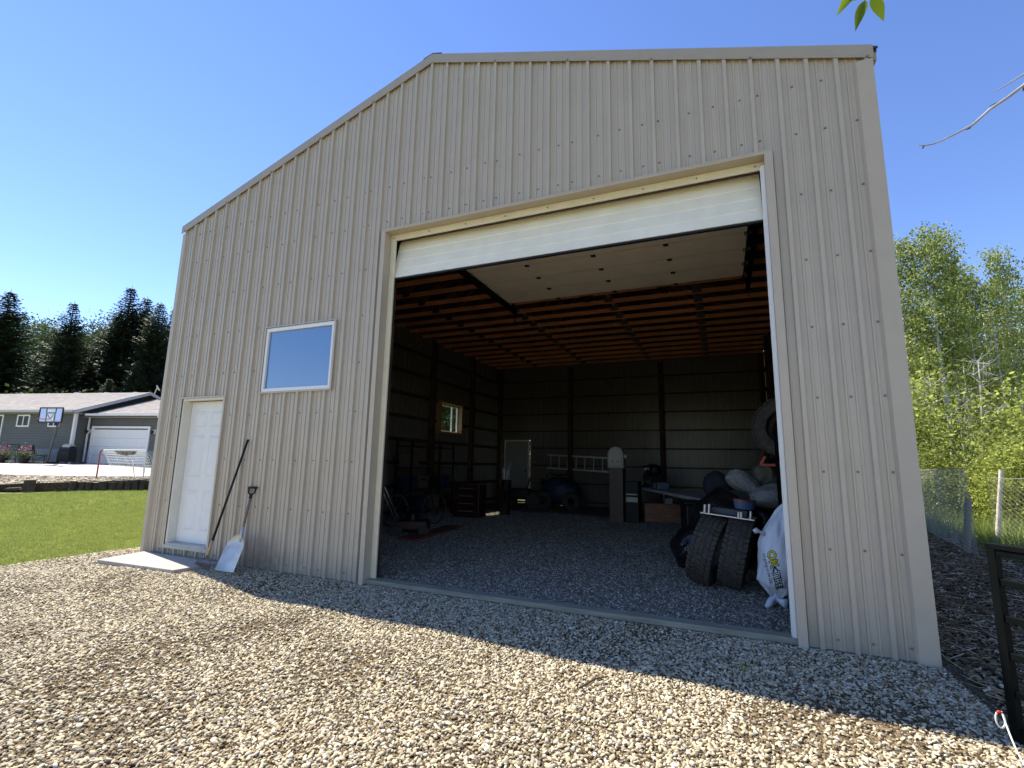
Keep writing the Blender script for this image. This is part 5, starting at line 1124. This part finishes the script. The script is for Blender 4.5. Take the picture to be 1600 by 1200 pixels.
# ------------------------------------------------------------------ trees
def trunk_mb(h, r0, seed, bend=.02, n=9, limbs=0, crown0=.35, ll=.2):
    r = random.Random(seed); b = MB(); pts = []; x = y = 0
    for i in range(n): pts.append(Vector((x, y, h*i/(n-1)-.1))); x += r.uniform(-1, 1)*bend*h/n; y += r.uniform(-1, 1)*bend*h/n
    b.tube(pts, [r0*(1-.93*i/(n-1))+.01 for i in range(n)], 9)
    tips = []
    for k in range(limbs):
        t = crown0+(1-crown0)*(k+.5)/limbs*.96; i = min(n-2, int(t*(n-1))); f = t*(n-1)-i; p = pts[i].lerp(pts[i+1], f)
        a = k*2.4+r.uniform(-.4, .4); L_ = h*ll*(1.1-t)**.55*r.uniform(.6, 1.15); e = .5+.5*t
        d = Vector((math.cos(a), math.sin(a), e)); q1 = p+d*L_*.5; q2 = q1+Vector((math.cos(a), math.sin(a), e*.6))*L_*.5
        rr = r0*(1-.9*t)*.45; b.tube([p, q1, q2], [rr, rr*.6, .008], 5)
        tips += [p.lerp(q1, .7), q1, q1.lerp(q2, .5), q2, q2+Vector((r.uniform(-.2, .2), r.uniform(-.2, .2), .15))*L_*.4]
    tips.append(pts[-1]); tips.append(pts[-1]+Vector((0, 0, -.3)))
    return b, tips
def tree_proto(seed, h, r0, limbs, crown0, ll, nl, ls, sig, bark, leaf, bend=.03):
    b, tips = trunk_mb(h, r0, seed, bend, limbs=limbs, crown0=crown0, ll=ll)
    me = bpy.data.meshes.new('trunk'); me.from_pydata(b.v, [], b.f); me.materials.append(bark); me.shade_smooth()
    # secondary clumps
    r = random.Random(seed+100); tips2 = [t+Vector((r.gauss(0, 1), r.gauss(0, 1), r.gauss(0, .8)))*sig*1.5 for t in tips for _ in range(3)]
    cl = leafcloud('crown', [tuple(t) for t in tips2], (sig, sig, sig*.75), nl, ls, leaf, seed=seed)
    return me, cl, h
def spruce_proto(seed, h):
    r = random.Random(seed); tb = MB(); tb.tube([(0, 0, -.2), (0, 0, h*.5), (0, 0, h)], [h*.016, h*.009, .01], 8)
    V = []; 
    z = h*.08; b = MB()
    while z < h*.985:
        t = z/h; R_ = h*.235*(1-t)**.8*r.uniform(.8, 1.12)+.12; nb = 9 if t < .85 else 6; a0 = r.uniform(0, 6)
        for k in range(nb):
            a = a0+2*PI*k/nb+r.uniform(-.25, .25); L_ = R_*r.uniform(.65, 1.15); d = Vector((math.cos(a), math.sin(a), 0)); s_ = Vector((-d.y, d.x, 0)); drop = -.28+.5*t
            n_ = max(3, int(L_/.16))
            for i in range(n_):
                u = (i+.6)/n_; p = Vector((0, 0, z))+d*L_*u+Vector((0, 0, L_*(drop*u+.22*u*u)))
                for sd in (-1, 1, 0):
                    w_ = L_*.26*(1.15-u)+.10; q = p+(s_*sd*w_+d*w_*.6 if sd else d*w_*1.1)+Vector((0, 0, r.uniform(-.16, .02)))
                    hw = .085+.05*r.random(); o_ = (d if sd else s_)*hw
                    V += [p-o_*.6, q*1.0-o_*.2, q+o_*.2, p+o_*.6+Vector((0, 0, r.uniform(-.08, .0)))]
        z += h*.0125+.02
    n = len(V)//4; me = bpy.data.meshes.new('crown'); me.from_pydata([tuple(v) for v in V], [], [(4*i, 4*i+1, 4*i+2, 4*i+3) for i in range(n)]); me.materials.append(ML_SPR)
    m2 = bpy.data.meshes.new('trunk'); m2.from_pydata(tb.v, [], tb.f); m2.materials.append(M_BARKD); return m2, me, h
def plant(name, pr, x, y, z, h, rz, label, cat, group=None, wide=1.0):
    e = empty(name, (x, y, z), rz=rz, label=label, cat=cat, group=group); s_ = h/pr[2]; e.scale = (s_*wide, s_*wide, s_)
    put('trunk', pr[0], e); put('crown', pr[1], e); return e
def upos(u, D, z=0): p = atD(u, 715 if u < 800 else 739, D); return p.x, p.y, z
SP = [spruce_proto(i, 16) for i in (1, 2, 3)]
AS = [tree_proto(10+i, 12, .13, 24, .40, .125, 6500, .125, .18, M_BARKP, ML_ASP) for i in range(4)]
DC = [tree_proto(20+i, 15, .2, 40, .22, .24, 9000, .24, .50, M_BARKD, ML_DEC) for i in range(3)]
def tpos(u, v, D, z=.8): p = atD(u, v, D); return p.x, p.y, z, p.z-z
for k, (u, v, D, wd_, lb) in enumerate(((18, 452, 46, 1.45, 'broad dark spruce at the left edge behind the grey house'), (117, 470, 45, 1.15, 'slim pointed dark spruce standing over the house roof'), (252, 470, 45, 1.1, 'dark spruce half hidden by the left corner of the shop'), (-45, 440, 48, 1.2, 'dark spruce outside the left edge behind the house'),
      (72, 560, 50, 1.5, 'lower dark spruce between the two big spruces'), (150, 548, 47, 1.3, 'lower dark spruce just right of the slim spruce'), (217, 562, 42, 1.2, 'young spruce just above the garage roof'), (172, 590, 40, 1.3, 'small yellowish spruce low above the house ridge'), (240, 580, 43, 1.1, 'small spruce behind the satellite dish'), (275, 480, 50, 1.2, 'dark spruce hidden behind the shop wall'), (207, 446, 47, 1.15, 'tallest dark spruce right of the slim pointed one'), (186, 486, 48, 1.2, 'spruce on the left flank of the tallest dark spruce'), (231, 462, 48, 1.1, 'dark spruce between the tallest spruce and the shop corner'))):
    x, y, z, h = tpos(u, v, D); plant('spruce_tree', SP[k % 3], x, y, z, h, k*1.3, lb, 'tree', 'spruces behind the grey house', wd_)
for k, (u, v, D, wd_, lb) in enumerate(((70, 512, 54, 1, 'round leafy tree behind the house between two spruces'), (150, 520, 54, .9, 'leafy tree in the gap right of the slim spruce'),
      (45, 510, 60, 1, 'leafy tree far behind the broad spruce'), (92, 525, 62, 1, 'leafy tree far behind the slim spruce'), (176, 510, 60, .9, 'distant leafy tree left of the poplars'), (-20, 500, 60, 1, 'leafy tree beyond the left edge of the view'), (225, 500, 60, 1, 'distant leafy tree behind the poplars'), (130, 530, 64, 1, 'distant leafy tree behind the house roof'))):
    x, y, z, h = tpos(u, v, D); plant('leafy_tree', DC[k % 3], x, y, z, h, k*2.1, lb, 'tree', 'leafy trees behind the grey house', wd_)
UND = tree_proto(40, 4, .05, 14, .05, .42, 3500, .22, .42, M_BARKD, ML_DEC)
for k in range(12):
    plant('bush', UND, *upos(-20+25*k, 41+3*(k % 3), .8), 3.6+1.2*(k % 4)*.5, k*1.7, 'dark green bush behind the grey house', 'bush', 'bushes behind the grey house', 1.2)
# seen through the side window
for k, (x, y, h) in enumerate(((-13.5, 20, 9), (-17, 25, 12), (-12, 26, 12), (-20, 30, 13), (-9.5, 23, 8))):
    plant('leafy_tree', DC[k % 3], x, y, 0, h*1.2, k, 'pale green tree seen through the small side window', 'tree', 'trees left behind the shop', 1.5)
# the wood goes on behind the shop
for k in range(20):
    u = 330+54*k; x, y, z = upos(u, 46+5*(k % 3), .3 if u < 700 else -.05)
    plant('leafy_tree', (DC, AS)[k % 2][k % 3], x, y, z, 12+1.3*(k % 4), k*1.3, 'tree of the wood that continues behind the shop', 'tree', 'trees hidden behind the shop', 1.3)
    if k % 2: plant('bush', UND, x+3, y-4, z, 5, k*2.2, 'bush of the wood that continues behind the shop', 'bush', 'bushes hidden behind the shop', 1.5)
# right side wood
lbs = ['tall aspen left in the wood behind the wire fence', 'tall aspen with a pale straight trunk behind the wire fence']
THIN = [tree_proto(60+i, 8, .055, 12, .4, .1, 900, .11, .2, M_BARKP, ML_ASP, .02) for i in range(2)]
AP = [(1415, 24, 11.6), (1441, 22, 12.6), (1466, 25, 11.2), (1494, 21, 12.4), (1512, 21.5, 12.6), (1530, 25, 12.8), (1556, 24, 11.4), (1590, 24, 11.2), (1612, 21, 11.6), (1400, 29, 11), (1452, 33, 10), (1480, 36, 11), (1545, 36, 11), (1585, 34, 10.5), (1640, 24, 11), (1670, 26, 11.5), (1700, 23, 11), (1380, 22, 8)]
for k, (u, D, h) in enumerate(AP):
    plant('aspen_tree', AS[k % 4], *upos(u, D, -.05), h, k*1.9, 'slender aspen with light green leaves in the wood beyond the wire fence', 'tree', 'aspens in the wood on the right', .95 if k % 2 else .8)
SH = tree_proto(50, 3, .03, 22, .04, .45, 5200, .11, .24, M_BARKD, ML_SHR); SH2 = tree_proto(51, 3, .03, 22, .04, .5, 5200, .10, .26, M_BARKP, ML_SHR)
for k, (u, D, h) in enumerate([(1405, 17, 3.0), (1425, 15, 2.0), (1450, 17, 1.5), (1475, 16, 1.3), (1500, 18, 1.4), (1525, 17, 1.3), (1555, 15, 1.5), (1580, 13.5, 1.9), (1600, 12.5, 2.0), (1630, 13, 2.4), (1402, 20, 3.6), (1436, 21, 2.0), (1590, 18, 2.3), (1620, 19, 3.6), (1660, 16, 4), (1385, 18, 4.5), (1415, 13.2, 1.3), (1520, 14, 1.2), (1570, 12.5, 1.2)]):
    plant('leafy_shrub', (SH, SH2)[k % 2], *upos(u, D, -.05), h, k*2.3, 'bright green leafy shrub in the undergrowth behind the wire fence', 'shrub', 'shrubs behind the wire fence', 1.15)
for k in range(11):
    plant('understory_bush', UND, *upos(1385+32*k, 31+3*(k % 3), -.05), 5.0+.8*(k % 4), k*1.7, 'dark green bush deep in the wood behind the aspen trunks', 'bush', 'dark bushes deep in the right hand wood', 1.0)
for k, (u, D, h) in enumerate([(1422, 20, 7), (1450, 23, 8.5), (1461, 21, 6.5), (1478, 24, 8), (1520, 22, 8), (1527, 20, 6), (1548, 21, 8.6), (1538, 25, 8.5), (1570, 22, 9), (1585, 20, 6.5), (1608, 22, 8)]):
    plant('thin_aspen', THIN[k % 2], *upos(u, D, -.05), h, k*1.1, 'thin pale aspen trunk with sparse leaves in the wood beyond the wire fence', 'tree', 'thin aspen stems in the right hand wood', 1.0)
# dead grey trees
def dead(x, y, h, lean, seed, label):
    e = empty('dead_tree', (x, y, -.05), rot=Euler((lean[0], lean[1], 0)), label=label, cat='tree', group='dead grey trees on the right'); r = random.Random(seed)
    b, tips = trunk_mb(h, .09, seed, .05, limbs=12, crown0=.45, ll=.22); b.build('trunk', M_BARKG, e, smooth=True)
    t = MB()
    for p in tips[::2]:
        for _ in range(2): d = Vector((r.uniform(-1, 1), r.uniform(-1, 1), r.uniform(.1, 1)))*.6; t.tube([p, p+d*.5, p+d+Vector((0, 0, .1))], [.014, .009, .003], 4)
    t.build('twigs', M_BARKG, e, kind='stuff')
dead(*upos(1600, 21)[:2], 8.3, (.02, -.05), 3, 'pale leaning dead tree with bare forked limbs near the right edge'); dead(*upos(1535, 19)[:2], 6.0, (0, .06), 4, 'grey dead tree among the shrubs left of the leaning one'); dead(*upos(1440, 19)[:2], 5.0, (.05, .1), 5, 'thin grey dead tree close to the shop corner')
# poplar beside the viewpoint whose twigs hang into the picture
pop = empty('balsam_poplar', (7.1, -1.7, 0), label='poplar right of the yard whose twigs reach in at the top right', cat='tree')
b, tips = trunk_mb(8.5, .16, 77, .02, limbs=16, crown0=.62, ll=.16); b.build('trunk', M_BARKD, pop, smooth=True)
put('crown', leafcloud('crown', [tuple(t) for t in tips], (.4, .4, .3), 2600, .1, ML_ASP, seed=9), pop)
o = Vector((7.1, -1.7, 0))
bp = [atD(1700, 60, 3.3), atD(1640, 100, 3.25), atD(1600, 133, 3.2), atD(1575, 152, 3.2), atD(1548, 170, 3.2), atD(1520, 195, 3.2), atD(1495, 208, 3.2), atD(1473, 219, 3.2), atD(1458, 225, 3.2), atD(1444, 227.5, 3.2), atD(1434, 226.5, 3.2)]
st_ = Vector((7.1, -1.7, 5.0))
MB().tube([st_-o, (st_+bp[0])/2-o+Vector((0, 0, .1))] + [p-o for p in bp], [.03, .02]+[.011, .0105, .010, .0095, .009, .0075, .006, .005, .0045, .004, .002], 7).build('bare_branch', M_BARKG, pop, smooth=True)
b = MB()
for (u, v, u2, v2) in ((1582, 146, 1546, 166), (1520, 194, 1509, 203), (1536, 180, 1522, 190), (1575, 152, 1560, 160), (1444, 227, 1440, 232), (1600, 134, 1598, 143)):
    p = atD(u, v, 3.2)-o; q = atD(u2, v2, 3.22)-o; b.tube([p, p.lerp(q, .5)+Vector((0, 0, -.008)), q], [.006, .005, .002], 5)
b.build('spur_twigs', M_BARKD, pop)
MB().tube([st_-o+Vector((0, 0, .2))]+[atD(u, v, 3.3)-o for u, v in ((1640, 90), (1600, 116), (1575, 131), (1553, 144))], [.02, .008, .006, .004, .002], 6).build('bare_branch', M_BARKG, pop, smooth=True)
tw = [atD(1700, -160, 2.35), atD(1500, -80, 2.25), atD(1400, -40, 2.2), atD(1352, -12, 2.2)]
MB().tube([st_-o+Vector((0, 0, .3)), (st_+tw[0])/2-o+Vector((0, 0, .4))]+[p-o for p in tw], [.025, .015, .008, .006, .004, .003], 6).build('leafy_twig', M_BARKD, pop, smooth=True)
ML_NEAR = leafmat('near_leaf', (.13, .19, .015), .25, .5)
def bigleaf(base, tip, wid, nrm, parent):
    L_ = (tip-base); ln = L_.length; d = L_/ln; s_ = d.cross(nrm).normalized(); n_ = s_.cross(d); vs = []; N = 8
    for i in range(N+1):
        t = i/N; w_ = wid*math.sin(PI*min(1, t**.75))*(1-.25*t) if 0 < i < N else 0; c = base+d*ln*t-n_*(.10*ln*t*t)
        vs += [c-s_*w_+n_*w_*.35, c, c+s_*w_+n_*w_*.35]
    fs = [(3*i+j, 3*i+j+1, 3*i+j+4, 3*i+j+3) for i in range(N) for j in (0, 1)]
    MB().add(vs, fs).build('leaf', ML_NEAR, parent, smooth=True)
cam_n = (CP-atD(1350, 20, 2.2)).normalized()
for (u0, v0, u1, v1, w_, tw_) in ((1332, -14, 1309, 22, .022, .5), (1352, 0, 1336, 46, .024, -.3), (1360, -2, 1384, 31, .034, .9), (1345, -10, 1322, 2, .018, 1.2), (1380, -20, 1402, -2, .03, .3), (1345, -35, 1300, -30, .03, .4), (1395, -45, 1430, -15, .03, -.4)):
    p = atD(u0, v0, 2.2)-o; q = atD(u1, v1, 2.2)-o; nn = (cam_n + RT*tw_*.6 + UP*.4).normalized(); bigleaf(p, q, w_, nn, pop)
    MB().tube([tw[3]-o if u0 < 1370 else tw[2]-o, p], .0016, 4).build('leaf_stalk', ML_NEAR, pop)
